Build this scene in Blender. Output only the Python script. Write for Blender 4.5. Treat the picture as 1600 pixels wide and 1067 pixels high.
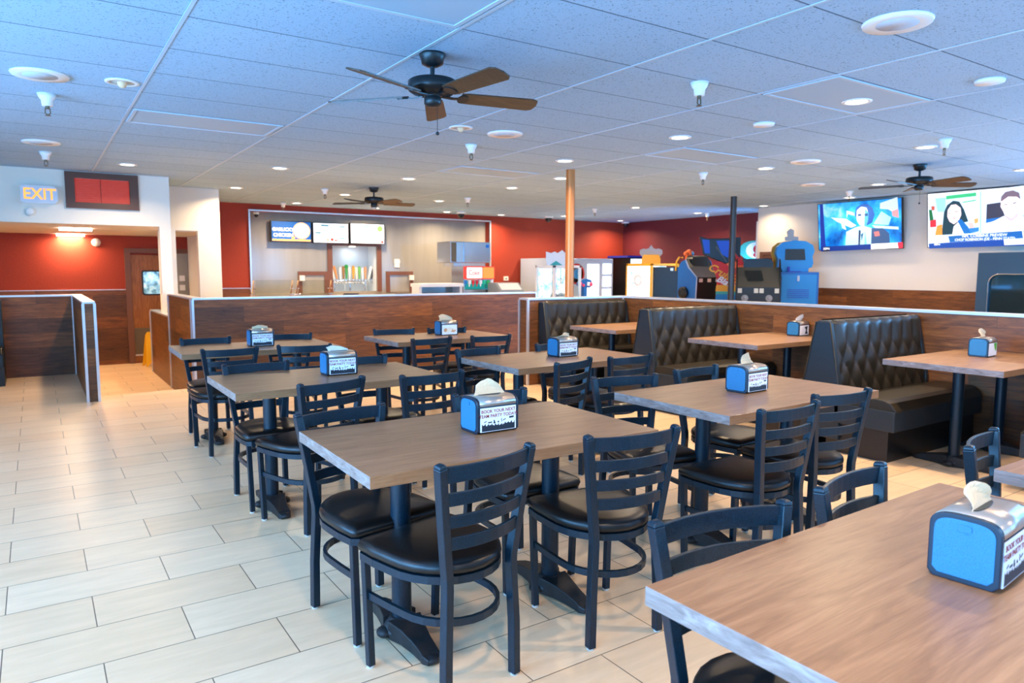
import bpy, math, random
from mathutils import Vector, Matrix
random.seed(7)
PI = math.pi
S = bpy.context.scene
C = S.collection
for o in list(bpy.data.objects): bpy.data.objects.remove(o)

# ------------------------------------------------------------------ camera
FPX, PITCH, ROLL, YAW, CAMH = 1110.25, math.radians(5.754), math.radians(0.1526), math.radians(33.815), 1.4097
fw = Vector((math.sin(YAW)*math.cos(PITCH), math.cos(YAW)*math.cos(PITCH), -math.sin(PITCH)))
r0 = Vector((math.cos(YAW), -math.sin(YAW), 0)); u0 = r0.cross(fw)
rr = math.cos(ROLL)*r0 + math.sin(ROLL)*u0; uu = -math.sin(ROLL)*r0 + math.cos(ROLL)*u0
cam_d = bpy.data.cameras.new('camera'); cam = bpy.data.objects.new('camera', cam_d); C.objects.link(cam)
cam.matrix_world = Matrix(((rr.x, uu.x, -fw.x, 0), (rr.y, uu.y, -fw.y, 0), (rr.z, uu.z, -fw.z, CAMH), (0, 0, 0, 1)))
cam_d.sensor_width = 36; cam_d.lens = 36*FPX/1600; cam_d.clip_start = .05; cam_d.clip_end = 100
cam_d.dof.use_dof = True; cam_d.dof.focus_distance = 3.0; cam_d.dof.aperture_fstop = 4.5
S.camera = cam
def ray(px, py): return fw*FPX + rr*(px-800) - uu*(py-533.5)
def at(px, py, X=None, Y=None, Z=None):
    """a point of the photograph put at a known real distance"""
    d = ray(px, py)
    t = X/d.x if X is not None else Y/d.y if Y is not None else (Z-CAMH)/d.z
    return Vector((d.x*t, d.y*t, CAMH+d.z*t))

# ------------------------------------------------------------------ world, daylight, exposure
W = bpy.data.worlds.new('world'); S.world = W; W.use_nodes = True
W.node_tree.nodes['Background'].inputs[0].default_value = (.35, .62, 1, 1)
W.node_tree.nodes['Background'].inputs[1].default_value = 1.2
S.view_settings.view_transform = 'Standard'; S.view_settings.look = 'None'
S.view_settings.gamma = 1; S.view_settings.exposure = 0.05
CEIL = 2.66
def area(name, loc, size, rot, col, e, spread=180):
    l = bpy.data.lights.new(name, 'AREA'); l.shape = 'RECTANGLE'; l.size, l.size_y = size
    l.color = col; l.energy = e; l.spread = math.radians(spread)
    o = bpy.data.objects.new(name, l); o.location = loc; o.rotation_euler = rot; C.objects.link(o); return o
# daylight entering by the glass front on the left and by the windows behind the camera
for y, e in ((-1.2, 360), (1.6, 390), (4.4, 270), (7.2, 55)):
    area('daylight_left', (-3.72, y, 1.45), (1.9, 2.2), (0, -PI/2-.42, 0), (.17, .50, 1), e, 150)
for i, x in enumerate((-1.6, 1.6, 4.8, 8.0)):
    area('daylight_rear', (x, -3.12, 1.5), (2.5, 1.8), (PI/2+.42, 0, 0), (.12, .47, 1), (25, 35, 110, 150)[i], 150)

for y in (-1.35, 1.65): area('added_daylight_right', (12.36, y, 1.5), (1.7, 2.4), (0, PI/2+.4, 0), (.12, .47, 1), 260, 150)  # windows added in the unseen right wall, to turn the far ceiling bluer
# added glass entrance, unseen in the return wall, to blue the arcade ceiling
area('added_entrance_light', (12.65, 9.36, 1.35), (.8, 1.9), (PI/2+.35, 0, 0), (.12, .47, 1), 170, 160)

# ------------------------------------------------------------------ materials
def lin(c):
    return tuple(((v/255)/12.92 if v/255 <= .04045 else ((v/255+.055)/1.055)**2.4) for v in c)+(1,)
def mat(name, rgb, rough=.5, metal=0, emit=0, spec=.5, coat=0, alpha=None, trans=0):
    m = bpy.data.materials.new(name); m.use_nodes = True; b = m.node_tree.nodes['Principled BSDF']
    b.inputs['Base Color'].default_value = lin(rgb); b.inputs['Roughness'].default_value = rough
    b.inputs['Metallic'].default_value = metal; b.inputs['Specular IOR Level'].default_value = spec
    b.inputs['Coat Weight'].default_value = coat; b.inputs['Transmission Weight'].default_value = trans
    if emit: b.inputs['Emission Color'].default_value = lin(rgb); b.inputs['Emission Strength'].default_value = emit
    return m
def nd(m, t, **k):
    n = m.node_tree.nodes.new(t)
    for a, v in k.items(): setattr(n, a, v)
    return n
def lk(m, a, b): m.node_tree.links.new(a, b)
def bsdf(m): return m.node_tree.nodes['Principled BSDF']
def coords(m, sc=(1, 1, 1), kind='Object', swap=None):
    tc = nd(m, 'ShaderNodeTexCoord'); out = tc.outputs[kind]
    if kind == 'World':
        pass
    if swap:
        sp = nd(m, 'ShaderNodeSeparateXYZ'); cb = nd(m, 'ShaderNodeCombineXYZ'); lk(m, out, sp.inputs[0])
        for i, ch in enumerate(swap):
            if ch != '0': lk(m, sp.outputs[ch], cb.inputs[i])
        out = cb.outputs[0]
    mp = nd(m, 'ShaderNodeMapping'); mp.inputs['Scale'].default_value = sc; lk(m, out, mp.inputs[0]); return mp
def ramp(m, src, stops):
    r = nd(m, 'ShaderNodeValToRGB'); e = r.color_ramp.elements
    while len(e) < len(stops): e.new(.5)
    for i, (p, c) in enumerate(stops): e[i].position = p; e[i].color = lin(c)
    lk(m, src, r.inputs[0]); return r
def noise(m, vec, scale, detail=4, rough=.55, dist=0):
    n = nd(m, 'ShaderNodeTexNoise'); n.inputs['Scale'].default_value = scale; n.inputs['Detail'].default_value = detail
    n.inputs['Roughness'].default_value = rough; n.inputs['Distortion'].default_value = dist; lk(m, vec, n.inputs[0]); return n
def bump(m, src, strength, dist=.002):
    b = nd(m, 'ShaderNodeBump'); b.inputs['Strength'].default_value = strength; b.inputs['Distance'].default_value = dist
    lk(m, src, b.inputs['Height']); lk(m, b.outputs[0], bsdf(m).inputs['Normal'])
def mix(m, fac, a, b, mode='MIX'):
    x = nd(m, 'ShaderNodeMix', data_type='RGBA', blend_type=mode)
    for i, v in ((0, fac), (6, a), (7, b)):
        if hasattr(v, 'is_output'): lk(m, v, x.inputs[i])
        else: x.inputs[i].default_value = v
    return x.outputs[2]
def wood(name, cols, swap='XYZ', along=(.9, 9, 9), rough=.42, b=.1, dist=1.6):
    m = mat(name, cols[0], rough); mp = coords(m, along, swap=swap)
    n = noise(m, mp.outputs[0], 3.0, 8, .6, dist); mp2 = coords(m, (along[0]*3, along[1]*11, along[2]*11), swap=swap)
    n2 = noise(m, mp2.outputs[0], 3.0, 3, .6)
    c1 = ramp(m, n.outputs[0], [(.3, cols[0]), (.5, cols[1]), (.7, cols[2])])
    c2 = ramp(m, n2.outputs[0], [(.3, (185, 180, 175)), (.7, (255, 255, 255))])
    lk(m, mix(m, .45, c1.outputs[0], c2.outputs[0], 'MULTIPLY'), bsdf(m).inputs['Base Color'])
    bump(m, n2.outputs[0], b); return m
def planks(name, cols, swap, pw=1.3, ph=.19):
    m = mat(name, cols[0], .42); mp = coords(m, (1, 1, 1), swap=swap)
    br = nd(m, 'ShaderNodeTexBrick'); lk(m, mp.outputs[0], br.inputs[0])
    br.offset = .37; br.inputs['Scale'].default_value = 1; br.inputs['Brick Width'].default_value = pw
    br.inputs['Row Height'].default_value = ph; br.inputs['Mortar Size'].default_value = .0012
    br.inputs['Color1'].default_value = (0, 0, 0, 1); br.inputs['Color2'].default_value = (1, 1, 1, 1); br.inputs['Mortar'].default_value = (.5, .5, .5, 1)
    mp2 = coords(m, (1.5, 1.5, 16) if swap is None else (1.5, 14, 1), swap=swap)
    va = nd(m, 'ShaderNodeVectorMath', operation='ADD'); lk(m, mp2.outputs[0], va.inputs[0])
    sc = nd(m, 'ShaderNodeVectorMath', operation='SCALE'); lk(m, br.outputs[0], sc.inputs[0]); sc.inputs['Scale'].default_value = 7; lk(m, sc.outputs[0], va.inputs[1])
    n = noise(m, va.outputs[0], 2.2, 8, .65, 1.0)
    mp3 = coords(m, (5, 90, 1), swap=swap); n3 = noise(m, mp3.outputs[0], 1.5, 3)
    c = ramp(m, n.outputs[0], [(.28, cols[0]), (.5, cols[1]), (.74, cols[2])])
    t = ramp(m, br.outputs[0], [(0, (150, 150, 155)), (1, (255, 248, 240))])
    c = mix(m, .9, c.outputs[0], t.outputs[0], 'MULTIPLY')
    g = ramp(m, n3.outputs[0], [(.3, (170, 170, 170)), (.7, (255, 255, 255))])
    c = mix(m, .5, c, g.outputs[0], 'MULTIPLY')
    c = mix(m, br.outputs['Fac'], c, lin((60, 38, 25)))
    lk(m, c, bsdf(m).inputs['Base Color']); bump(m, n3.outputs[0], .12); return m

M = {}
TOPC = [(134, 94, 62), (154, 112, 76), (170, 127, 89)]
M['top'] = wood('tabletop_woodgrain', TOPC, rough=.36)
M['edge'] = wood('tabletop_end_daylit', [(120, 100, 92), (152, 130, 120), (176, 158, 150)], swap='YXZ', along=(2, 8, 8), rough=.4, dist=2.5)  # cooler, paler short ends: blue window light put into the colour
CLAD = [(92, 52, 20), (140, 84, 38), (178, 114, 56)]
M['clad_x'] = planks('wood_cladding_x', CLAD, 'XZY')
M['clad_y'] = planks('wood_cladding_y', CLAD, 'YZX')
def speck(name, rgb, rough, k=.35, metal=0):
    m = mat(name, rgb, rough, metal); mp = coords(m); n = noise(m, mp.outputs[0], 420, 2)
    hi = tuple(min(255, int(v*(1+k)+10*k)) for v in rgb); lo = tuple(int(v*(1-k)) for v in rgb)
    b = bsdf(m); b.inputs['Specular IOR Level'].default_value = .38
    r = ramp(m, n.outputs[0], [(.38, lo), (.62, hi)]); lk(m, r.outputs[0], bsdf(m).inputs['Base Color']); bump(m, n.outputs[0], .35, .001); return m
M['frame'] = speck('textured_black_paint', (6, 25, 35), .33, .5)
M['vinyl'] = speck('black_vinyl', (17, 16, 15), .3, .12)
M['cast'] = speck('cast_iron_black', (30, 29, 29), .5)
M['glide'] = mat('clear_glide', (190, 185, 175), .3)
M['white'] = mat('white_paint', (228, 222, 208), .6)
M['tvwall'] = mat('white_wall_paint', (222, 214, 200), .7)
for k, c in (('red', (156, 50, 26)), ('red_bluelit', (108, 32, 38))):  # second red darker and purpler: blue daylight put into its colour
    m = M[k] = mat(k+'_wall_paint', c, .7); mp = coords(m); n = noise(m, mp.outputs[0], 60, 4); bump(m, n.outputs[0], .5, .004)
    r = ramp(m, n.outputs[0], [(.3, tuple(int(v*.9) for v in c)), (.7, tuple(min(255, int(v*1.08)) for v in c))]); lk(m, r.outputs[0], bsdf(m).inputs['Base Color'])
M['alu'] = mat('aluminium_trim', (214, 216, 220), .28, .6)
M['steel'] = mat('stainless_steel', (200, 202, 204), .22, 1)
M['chrome'] = mat('chrome', (230, 230, 230), .1, 1)
m = M['frp'] = mat('grey_gloss_panel', (150, 147, 138), .12, 0, spec=.6); mp = coords(m, (6, 1, .6)); n = noise(m, mp.outputs[0], 1.2, 4)
r = ramp(m, n.outputs[0], [(.3, (146, 143, 134)), (.7, (154, 151, 142))]); lk(m, r.outputs[0], bsdf(m).inputs['Base Color'])
M['brown'] = mat('brown_frame_paint', (112, 72, 54), .45)
M['doorwood'] = wood('oak_door', [(120, 70, 30), (156, 96, 42), (176, 116, 58)], swap='ZXY', along=(1, 12, 12), rough=.4)
M['black'] = mat('black_plastic', (14, 15, 17), .35)
M['blackmatte'] = mat('black_board', (20, 24, 24), .7)
m = M['booth'] = mat('booth_vinyl', (46, 39, 28), .36, spec=.35); mp = coords(m); n = noise(m, mp.outputs[0], 300, 3); bump(m, n.outputs[0], .25, .001)
m = M['boothside'] = speck('booth_side_vinyl', (34, 42, 46), .45, .2)
M['disp'] = speck('dispenser_plastic', (48, 112, 148), .32, .06)
M['dispdark'] = mat('dispenser_dark_rim', (18, 34, 48), .35)
M['dispsteel'] = mat('dispenser_face', (190, 172, 155), .28, .7)
M['napkin'] = mat('kraft_napkin', (226, 190, 148), .85)
M['napkinw'] = mat('pale_napkin', (236, 222, 205), .85)
M['label'] = mat('label_card', (240, 240, 242), .5)
M['inkred'] = mat('red_ink', (150, 30, 26), .5)
M['inkdark'] = mat('dark_ink', (22, 34, 44), .5)
M['green'] = mat('green_ink', (80, 170, 60), .5)
M['blade'] = wood('fan_blade_walnut', [(50, 36, 26), (74, 54, 38), (96, 70, 50)], along=(1.5, 16, 16), rough=.4)
M['iron'] = mat('fan_gunmetal', (44, 48, 50), .35, .6)
M['lamp'] = mat('lamp_diffuser', (255, 236, 205), .5, emit=14)
M['lampoff'] = mat('lamp_reflector', (200, 190, 175), .3)
M['plastic'] = mat('white_plastic', (232, 230, 224), .4)
M['tbar'] = mat('ceiling_tee_daylit', (176, 198, 214), .5)  # blued like the tile, in place of daylight falling on it
M['glass'] = mat('clear_glass', (235, 245, 245), .03, trans=1)
M['pole'] = mat('bronze_pole', (196, 120, 62), .3, .35)
M['poledark'] = mat('dark_pole', (70, 66, 64), .35, .6)
M['outside'] = mat('window_view', (150, 205, 235), .3, emit=1.2)
M['blind'] = mat('red_blind_glow', (200, 50, 6), .5, emit=.28)  # self-glow stands in for light on the slats
def flat(key, rgb, emit=0, rough=.5):
    M[key] = mat(key, rgb, rough, emit=emit); return M[key]
# floor tile 305 x 610 mm, laid in half bond
m = M['tile'] = mat('floor_tile', (215, 196, 168), .34)
mp = coords(m); mp.inputs['Location'].default_value = (-.133+.3055, -3.143+.3145*20, 0)
br = nd(m, 'ShaderNodeTexBrick'); lk(m, mp.outputs[0], br.inputs[0]); br.offset = .5
for k, v in (('Scale', 1), ('Brick Width', .611), ('Row Height', .3145), ('Mortar Size', .0022), ('Mortar Smooth', .1)): br.inputs[k].default_value = v
br.inputs['Color1'].default_value = lin((236, 196, 152)); br.inputs['Color2'].default_value = lin((242, 207, 166)); br.inputs['Mortar'].default_value = lin((120, 100, 80))
mp2 = coords(m, (1.5, 9, 1)); n = noise(m, mp2.outputs[0], 2.2, 6, .6, .6)
v = ramp(m, n.outputs[0], [(.3, (236, 234, 230)), (.7, (255, 255, 255))])
lk(m, mix(m, .8, br.outputs[0], v.outputs[0], 'MULTIPLY'), bsdf(m).inputs['Base Color'])
inv = nd(m, 'ShaderNodeMath', operation='SUBTRACT'); inv.inputs[0].default_value = 1; lk(m, br.outputs['Fac'], inv.inputs[1]); bump(m, inv.outputs[0], .5, .002)
# ceiling tile with pin holes and cross tee joints every 610 mm
m = M['ceil'] = mat('mineral_ceiling_tile_daylit', (205, 208, 210), .9)
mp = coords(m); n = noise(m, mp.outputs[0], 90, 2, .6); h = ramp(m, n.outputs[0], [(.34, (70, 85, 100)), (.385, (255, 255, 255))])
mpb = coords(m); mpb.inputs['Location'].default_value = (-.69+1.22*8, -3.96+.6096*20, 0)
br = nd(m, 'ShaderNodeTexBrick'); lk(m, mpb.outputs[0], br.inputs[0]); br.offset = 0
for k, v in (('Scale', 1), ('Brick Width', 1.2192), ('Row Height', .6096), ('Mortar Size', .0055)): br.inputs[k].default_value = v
br.inputs['Color1'].default_value = lin((154, 186, 212)); br.inputs['Color2'].default_value = lin((160, 191, 216)); br.inputs['Mortar'].default_value = lin((80, 105, 128))  # tile blue is the daylight cast, put into the base colour
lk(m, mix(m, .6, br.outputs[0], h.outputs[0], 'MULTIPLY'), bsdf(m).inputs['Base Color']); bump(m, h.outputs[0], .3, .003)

# ------------------------------------------------------------------ mesh helpers
class MB:
    def __init__(s): s.v = []; s.f = []; s.m = []; s.sm = []
    def add(s, vs, fs, mi=0, smooth=False, T=None):
        o = len(s.v)
        for p in vs:
            p = Vector(p); s.v.append(tuple(T @ p if T is not None else p))
        for f in fs: s.f.append(tuple(i+o for i in f)); s.m.append(mi); s.sm.append(smooth)
        return s
    def box(s, a, b, mi=0, T=None, bv=0):
        x0, y0, z0 = a; x1, y1, z1 = b
        if bv:
            return s.prism([(x0+bv, y0), (x1-bv, y0), (x1, y0+bv), (x1, y1-bv), (x1-bv, y1), (x0+bv, y1), (x0, y1-bv), (x0, y0+bv)], z0, z1, mi=mi, T=T, inset=bv)
        vs = [(x0, y0, z0), (x1, y0, z0), (x1, y1, z0), (x0, y1, z0), (x0, y0, z1), (x1, y0, z1), (x1, y1, z1), (x0, y1, z1)]
        return s.add(vs, [(0, 3, 2, 1), (4, 5, 6, 7), (0, 1, 5, 4), (1, 2, 6, 5), (2, 3, 7, 6), (3, 0, 4, 7)], mi, False, T)
    def prism(s, poly, z0, z1, mi=0, T=None, inset=0, smooth=False, capmi=None):
        """polygon in XY extruded along Z; optional small bevel of both rims"""
        n = len(poly); cx = sum(p[0] for p in poly)/n; cy = sum(p[1] for p in poly)/n
        def sh(p):
            d = math.hypot(p[0]-cx, p[1]-cy) or 1; k = 1-inset/d; return (cx+(p[0]-cx)*k, cy+(p[1]-cy)*k)
        L = [(z0, True), (z0+inset, False), (z1-inset, False), (z1, True)] if inset else [(z0, False), (z1, False)]
        vs = []
        for z, i in L: vs += [((sh(p) if i else p)+(z,)) for p in poly]
        fs = [tuple(reversed(range(n)))]; k = len(L)
        for a in range(k-1): fs += [(a*n+i, a*n+(i+1) % n, (a+1)*n+(i+1) % n, (a+1)*n+i) for i in range(n)]
        fs.append(tuple((k-1)*n+i for i in range(n)))
        s.add(vs, fs, mi, smooth, T)
        if capmi is not None: s.m[-1] = capmi; s.m[-len(fs)] = capmi
        if smooth: s.sm[-1] = False; s.sm[-len(fs)] = False
        return s
    def tube(s, pts, r, n=12, mi=0, T=None, smooth=True, caps=True):
        pts = [Vector(p) for p in pts]; rs = r if isinstance(r, (list, tuple)) else [r]*len(pts)
        vs = []; ref = None
        for i, p in enumerate(pts):
            t = (pts[min(i+1, len(pts)-1)]-pts[max(i-1, 0)]).normalized()
            if ref is None: ref = Vector((0, 0, 1)) if abs(t.z) < .9 else Vector((1, 0, 0))
            a = t.cross(ref).normalized(); b = t.cross(a).normalized(); ref = a.cross(t)*-1 if False else ref
            vs += [p+(a*math.cos(2*PI*k/n)+b*math.sin(2*PI*k/n))*rs[i] for k in range(n)]
        fs = []
        for i in range(len(pts)-1):
            fs += [(i*n+k, i*n+(k+1) % n, (i+1)*n+(k+1) % n, (i+1)*n+k) for k in range(n)]
        s.add(vs, fs, mi, smooth, T)
        if caps: s.add(vs[:n], [tuple(range(n))], mi, False, T); s.add(vs[-n:], [tuple(reversed(range(n)))], mi, False, T)
        return s
    def sweep(s, pts, w, h, up=(0, 0, 1), mi=0, T=None):
        """rectangular bar: w across, h along 'up' (or a list of side vectors)"""
        pts = [Vector(p) for p in pts]; up = Vector(up); vs = []
        for i, p in enumerate(pts):
            t = (pts[min(i+1, len(pts)-1)]-pts[max(i-1, 0)]).normalized()
            a = t.cross(up).normalized(); b = a.cross(t).normalized()
            ww = w[i] if isinstance(w, (list, tuple)) else w; hh = h[i] if isinstance(h, (list, tuple)) else h
            vs += [p-a*ww/2-b*hh/2, p+a*ww/2-b*hh/2, p+a*ww/2+b*hh/2, p-a*ww/2+b*hh/2]
        fs = [(3, 2, 1, 0)]; n = len(pts)
        for i in range(n-1): fs += [(i*4+k, i*4+(k+1) % 4, i*4+4+(k+1) % 4, i*4+4+k) for k in range(4)]
        fs.append(tuple(range(n*4-4, n*4))); return s.add(vs, fs, mi, False, T)
    def lathe(s, prof, n=24, mi=0, T=None, smooth=True):
        vs = []
        for r, z in prof: vs += [(r*math.cos(2*PI*k/n), r*math.sin(2*PI*k/n), z) for k in range(n)]
        fs = []
        for i in range(len(prof)-1): fs += [(i*n+k, i*n+(k+1) % n, (i+1)*n+(k+1) % n, (i+1)*n+k) for k in range(n)]
        if prof[0][0] > .0005: fs.append(tuple(reversed(range(n))))
        if prof[-1][0] > .0005: fs.append(tuple((len(prof)-1)*n+k for k in range(n)))
        s.add(vs, fs, mi, smooth, T); return s
    def ball(s, c, r, mi=0, sc=(1, 1, 1), n=14):
        T = Matrix.Translation(c) @ Matrix.Diagonal((sc[0], sc[1], sc[2], 1))
        return s.lathe([(max(.0002, r*math.sin(PI*i/8)), -r*math.cos(PI*i/8)) for i in range(9)], n, mi, T)
    def build(s, name, mats, parent=None, loc=None, bevel=0, sub=0):
        me = bpy.data.meshes.new(name); me.from_pydata([tuple(v) for v in s.v], [], s.f)
        for mm in (mats if isinstance(mats, (list, tuple)) else [mats]): me.materials.append(M[mm] if isinstance(mm, str) else mm)
        me.polygons.foreach_set('material_index', s.m); me.polygons.foreach_set('use_smooth', s.sm); me.update()
        o = bpy.data.objects.new(name, me); C.objects.link(o)
        if parent is not None: o.parent = parent
        if loc is not None: o.location = loc
        if bevel:
            b = o.modifiers.new('bevel', 'BEVEL'); b.width = bevel; b.segments = 2; b.limit_method = 'ANGLE'; b.angle_limit = .6; b.harden_normals = False
        return o
def thing(name, label, cat, loc=(0, 0, 0), rz=0, group=None):
    o = bpy.data.objects.new(name, None); o.empty_display_size = .1; C.objects.link(o)
    o.location = loc; o.rotation_euler = (0, 0, rz); o['label'] = label; o['category'] = cat
    if group: o['group'] = group
    return o
def tag(o, label, cat, group=None):
    o['label'] = label; o['category'] = cat
    if group: o['group'] = group
    return o
def struct(name, mb, mats):
    o = mb.build(name, mats); o['kind'] = 'structure'; return o
def copy_tree(o, parent=None):
    c = o.copy(); C.objects.link(c); c.parent = parent
    for ch in list(o.children): copy_tree(ch, c)
    return c
def Rz(a): return Matrix.Rotation(a, 4, 'Z')
def face(o, r, up):
    """matrix that lays XY drawings on a plane: X along r, Y along up, Z out"""
    r = Vector(r).normalized(); up = Vector(up).normalized(); n = r.cross(up); o = Vector(o)
    return Matrix(((r.x, up.x, n.x, o.x), (r.y, up.y, n.y, o.y), (r.z, up.z, n.z, o.z), (0, 0, 0, 1)))
def text(s, size, material, name, parent, T, ext=.0008, sx=1, align='CENTER', bold=0, shear=0):
    cu = bpy.data.curves.new(name, 'FONT'); cu.body = s; cu.size = size; cu.extrude = ext; cu.align_x = align; cu.align_y = 'CENTER'
    cu.offset = bold; cu.resolution_u = 3; cu.shear = shear
    t = bpy.data.objects.new('tmp', cu); C.objects.link(t)
    me = bpy.data.meshes.new_from_object(t.evaluated_get(bpy.context.evaluated_depsgraph_get()))
    bpy.data.objects.remove(t); me.materials.clear(); me.materials.append(M[material])
    me.transform(T @ Matrix.Diagonal((sx, 1, 1, 1))); o = bpy.data.objects.new(name, me); C.objects.link(o); o.parent = parent; return o
def rounded(x0, y0, x1, y1, r, n=5):
    P = []
    for cx, cy, a in ((x1-r, y0+r, -90), (x1-r, y1-r, 0), (x0+r, y1-r, 90), (x0+r, y0+r, 180)):
        P += [(cx+r*math.cos(math.radians(a+90*k/n)), cy+r*math.sin(math.radians(a+90*k/n))) for k in range(n+1)]
    return P
def ell(cx, cy, rx, ry, n=20): return [(cx+rx*math.cos(2*PI*k/n), cy+ry*math.sin(2*PI*k/n)) for k in range(n)]

# ------------------------------------------------------------------ the setting
XL, YF = -3.6, -3.0; XR = 12.2; YB = 14.25; LOW = -.27
mb = MB()
def slab(m_, x0, y0, x1, y1, z, t=.12, mi=0): m_.box((x0, y0, z-t), (x1, y1, z), mi)
slab(mb, XL-.1, YF-.1, .5, 11.3, 0); slab(mb, .5, YF-.1, 13.2, 9.05, 0); slab(mb, 1.66, 9.05, 13.2, 14.6, 0)
mb.box((.5, 9.0, LOW), (1.66, 9.05, -.001))
struct('floor', mb, 'tile')
mb = MB(); slab(mb, .5, 9.05, 1.66, 14.3, LOW); slab(mb, XL-.1, 11.3, .5, 14.3, LOW); slab(mb, 1.66, 11.8, 3.0, 14.3, -.125+LOW+.125)
o = struct('floor_hall', mb, 'tile')
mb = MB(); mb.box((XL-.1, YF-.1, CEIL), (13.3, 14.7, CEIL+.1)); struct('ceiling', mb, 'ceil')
mb = MB()
for k in range(-3, 11): x = .69+1.2192*k; mb.box((x-.010, YF, CEIL-.004), (x+.010, 14.25, CEIL+.001))
struct('trim_1', mb, 'tbar')
# ceiling of the hall
mb = MB(); mb.box((XL, 10.98, 1.99), (1.6, 14.25, 2.03)); mb.box((1.6, 12.14, 1.99), (2.36, 14.25, 2.03)); struct('ceiling_hall', mb, 'white')
# header wall with column, and the pier with the opening
mb = MB(); mb.box((XL, 10.85, 1.985), (1.46, 10.98, CEIL)); mb.box((1.46, 10.85, 1.061), (1.6, 11.0, CEIL))
struct('wall_header', mb, 'white')
mb = MB(); mb.box((2.15, 12.0, 0), (2.48, 12.14, CEIL)); mb.box((1.6, 12.0, 2.0), (2.15, 12.14, CEIL)); mb.box((1.6, 12.0, LOW), (1.83, 12.14, 2.0)); mb.box((2.36, 12.14, 0), (2.48, 14.2, CEIL))
struct('wall_pier', mb, 'white')
# back wall (red) with recess for the grey panel
RX0, RX1, RZ = 3.49, 8.9, 2.52
mb = MB(); mb.box((XL, YB, LOW), (RX0, YB+.1, CEIL)); mb.box((RX1, YB, 0), (13.2, YB+.3, CEIL)); mb.box((RX0, YB, RZ), (RX1, YB+.3, CEIL)); mb.box((RX0-.3, YB+.1, 0), (RX0, YB+.3, CEIL))
struct('wall_back', mb, 'red')
mb = MB(); mb.box((RX0, YB+.18, 0), (5.16, YB+.22, RZ)); mb.box((6.15, YB+.18, 0), (RX1, YB+.22, RZ)); mb.box((5.16, YB+.18, 1.9), (6.15, YB+.22, RZ)); mb.box((5.16, YB+.18, 0), (6.15, YB+.22, .95))
struct('wall_kitchen', mb, 'frp')
mb = MB(); mb.box((RX0-.03, YB-.03, .95), (RX0, YB+.02, RZ)); mb.box((RX1, YB-.03, .95), (RX1+.03, YB+.02, RZ)); mb.box((RX0-.03, YB-.03, RZ), (RX1+.03, YB+.02, RZ+.03))
struct('trim_2', mb, 'alu')
mb = MB(); mb.box((13.1, 9.3, 0), (13.2, YB, CEIL)); struct('wall_arcade', mb, 'red_bluelit')
mb = MB(); mb.box((XR, 3.2, 0), (XR+.12, 9.3, CEIL)); mb.box((XR, YF, 0), (XR+.12, 3.2, .6)); mb.box((XR, YF, 2.4), (XR+.12, 3.2, CEIL)); mb.box((XR, YF, .6), (XR+.12, -2.6, 2.4)); mb.box((XR, -.1, .6), (XR+.12, .4, 2.4)); mb.box((XR, 2.9, .6), (XR+.12, 3.2, 2.4)); mb.box((XR+.12, 9.18, 0), (13.1, 9.3, CEIL)); struct('wall_right', mb, 'tvwall')
# wood wainscot on back and right walls
mb = MB()
for x0, x1, y in ((XL, 1.33, YB), (2.46, RX0-.03, YB), (RX1+.03, 13.1, YB)): mb.box((x0, y-.015, LOW if x0 < 2.4 else 0), (x1, y, 1.04))
struct('trim_3', mb, 'clad_x')
mb = MB(); mb.box((XR-.015, YF, 0), (XR, 9.0, 1.09)); mb.box((13.085, 9.3, 0), (13.1, YB-.02, 1.06)); struct('trim_4', mb, 'clad_y')
mb = MB()
for x0, x1 in ((XL, 1.33), (2.46, RX0-.03), (RX1+.03, 13.1)): mb.box((x0, YB-.02, 1.04), (x1, YB, 1.052))
struct('trim_5', mb, 'alu')
# left and rear walls with the big shop windows
mb = MB(); ys = [-2.3, -.1, .5, 2.7, 3.3, 5.5, 6.1, 8.3]
mb.box((XL-.12, YF, 0), (XL, 11.3, .5)); mb.box((XL-.12, YF, 2.4), (XL, 11.3, CEIL)); mb.box((XL-.12, 11.3, LOW), (XL, YB, CEIL))
for a, b in ((YF, -2.3), (-.1, .5), (2.7, 3.3), (5.5, 6.1), (8.3, 11.3)): mb.box((XL-.12, a, .5), (XL, b, 2.4))
struct('wall_left', mb, 'white')
mb = MB(); mb.box((XL, YF-.12, 0), (XR, YF, .6)); mb.box((XL, YF-.12, 2.4), (XR, YF, CEIL))
for a, b in ((XL, -2.85), (-.35, .35), (2.85, 3.55), (6.05, 6.75), (9.25, XR)): mb.box((a, YF-.12, .6), (b, YF, 2.4))
struct('wall_front', mb, 'white')
wn = 1
mb = MB(); mb.box((12.22, 9.3, .1), (12.26, 9.35, 2.4)); mb.box((13.04, 9.3, .1), (13.08, 9.35, 2.4)); mb.box((12.26, 9.3, 2.35), (13.04, 9.35, 2.4)); mb.box((12.26, 9.3, .1), (13.04, 9.35, .16)); struct('window_9', mb, 'alu')  # frame of the added, unseen glass entrance
for y in (-1.2, 1.6, 4.4, 7.2):
    mb = MB()
    for k in (-1.1, -.37, .37, 1.1): mb.box((XL-.1, y+k-.025, .5), (XL-.04, y+k+.025, 2.4))
    mb.box((XL-.1, y-1.1, .5), (XL-.04, y+1.1, .55)); mb.box((XL-.1, y-1.1, 2.35), (XL-.04, y+1.1, 2.4))
    struct('window_%d' % wn, mb, 'alu'); wn += 1
for x in (-1.6, 1.6, 4.8, 8.0):
    mb = MB()
    for k in (-1.25, 0, 1.25): mb.box((x+k-.03, YF-.1, .6), (x+k+.03, YF-.04, 2.4))
    mb.box((x-1.25, YF-.1, .6), (x+1.25, YF-.04, .65)); mb.box((x-1.25, YF-.1, 2.35), (x+1.25, YF-.04, 2.4))
    struct('window_%d' % wn, mb, 'alu'); wn += 1
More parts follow.
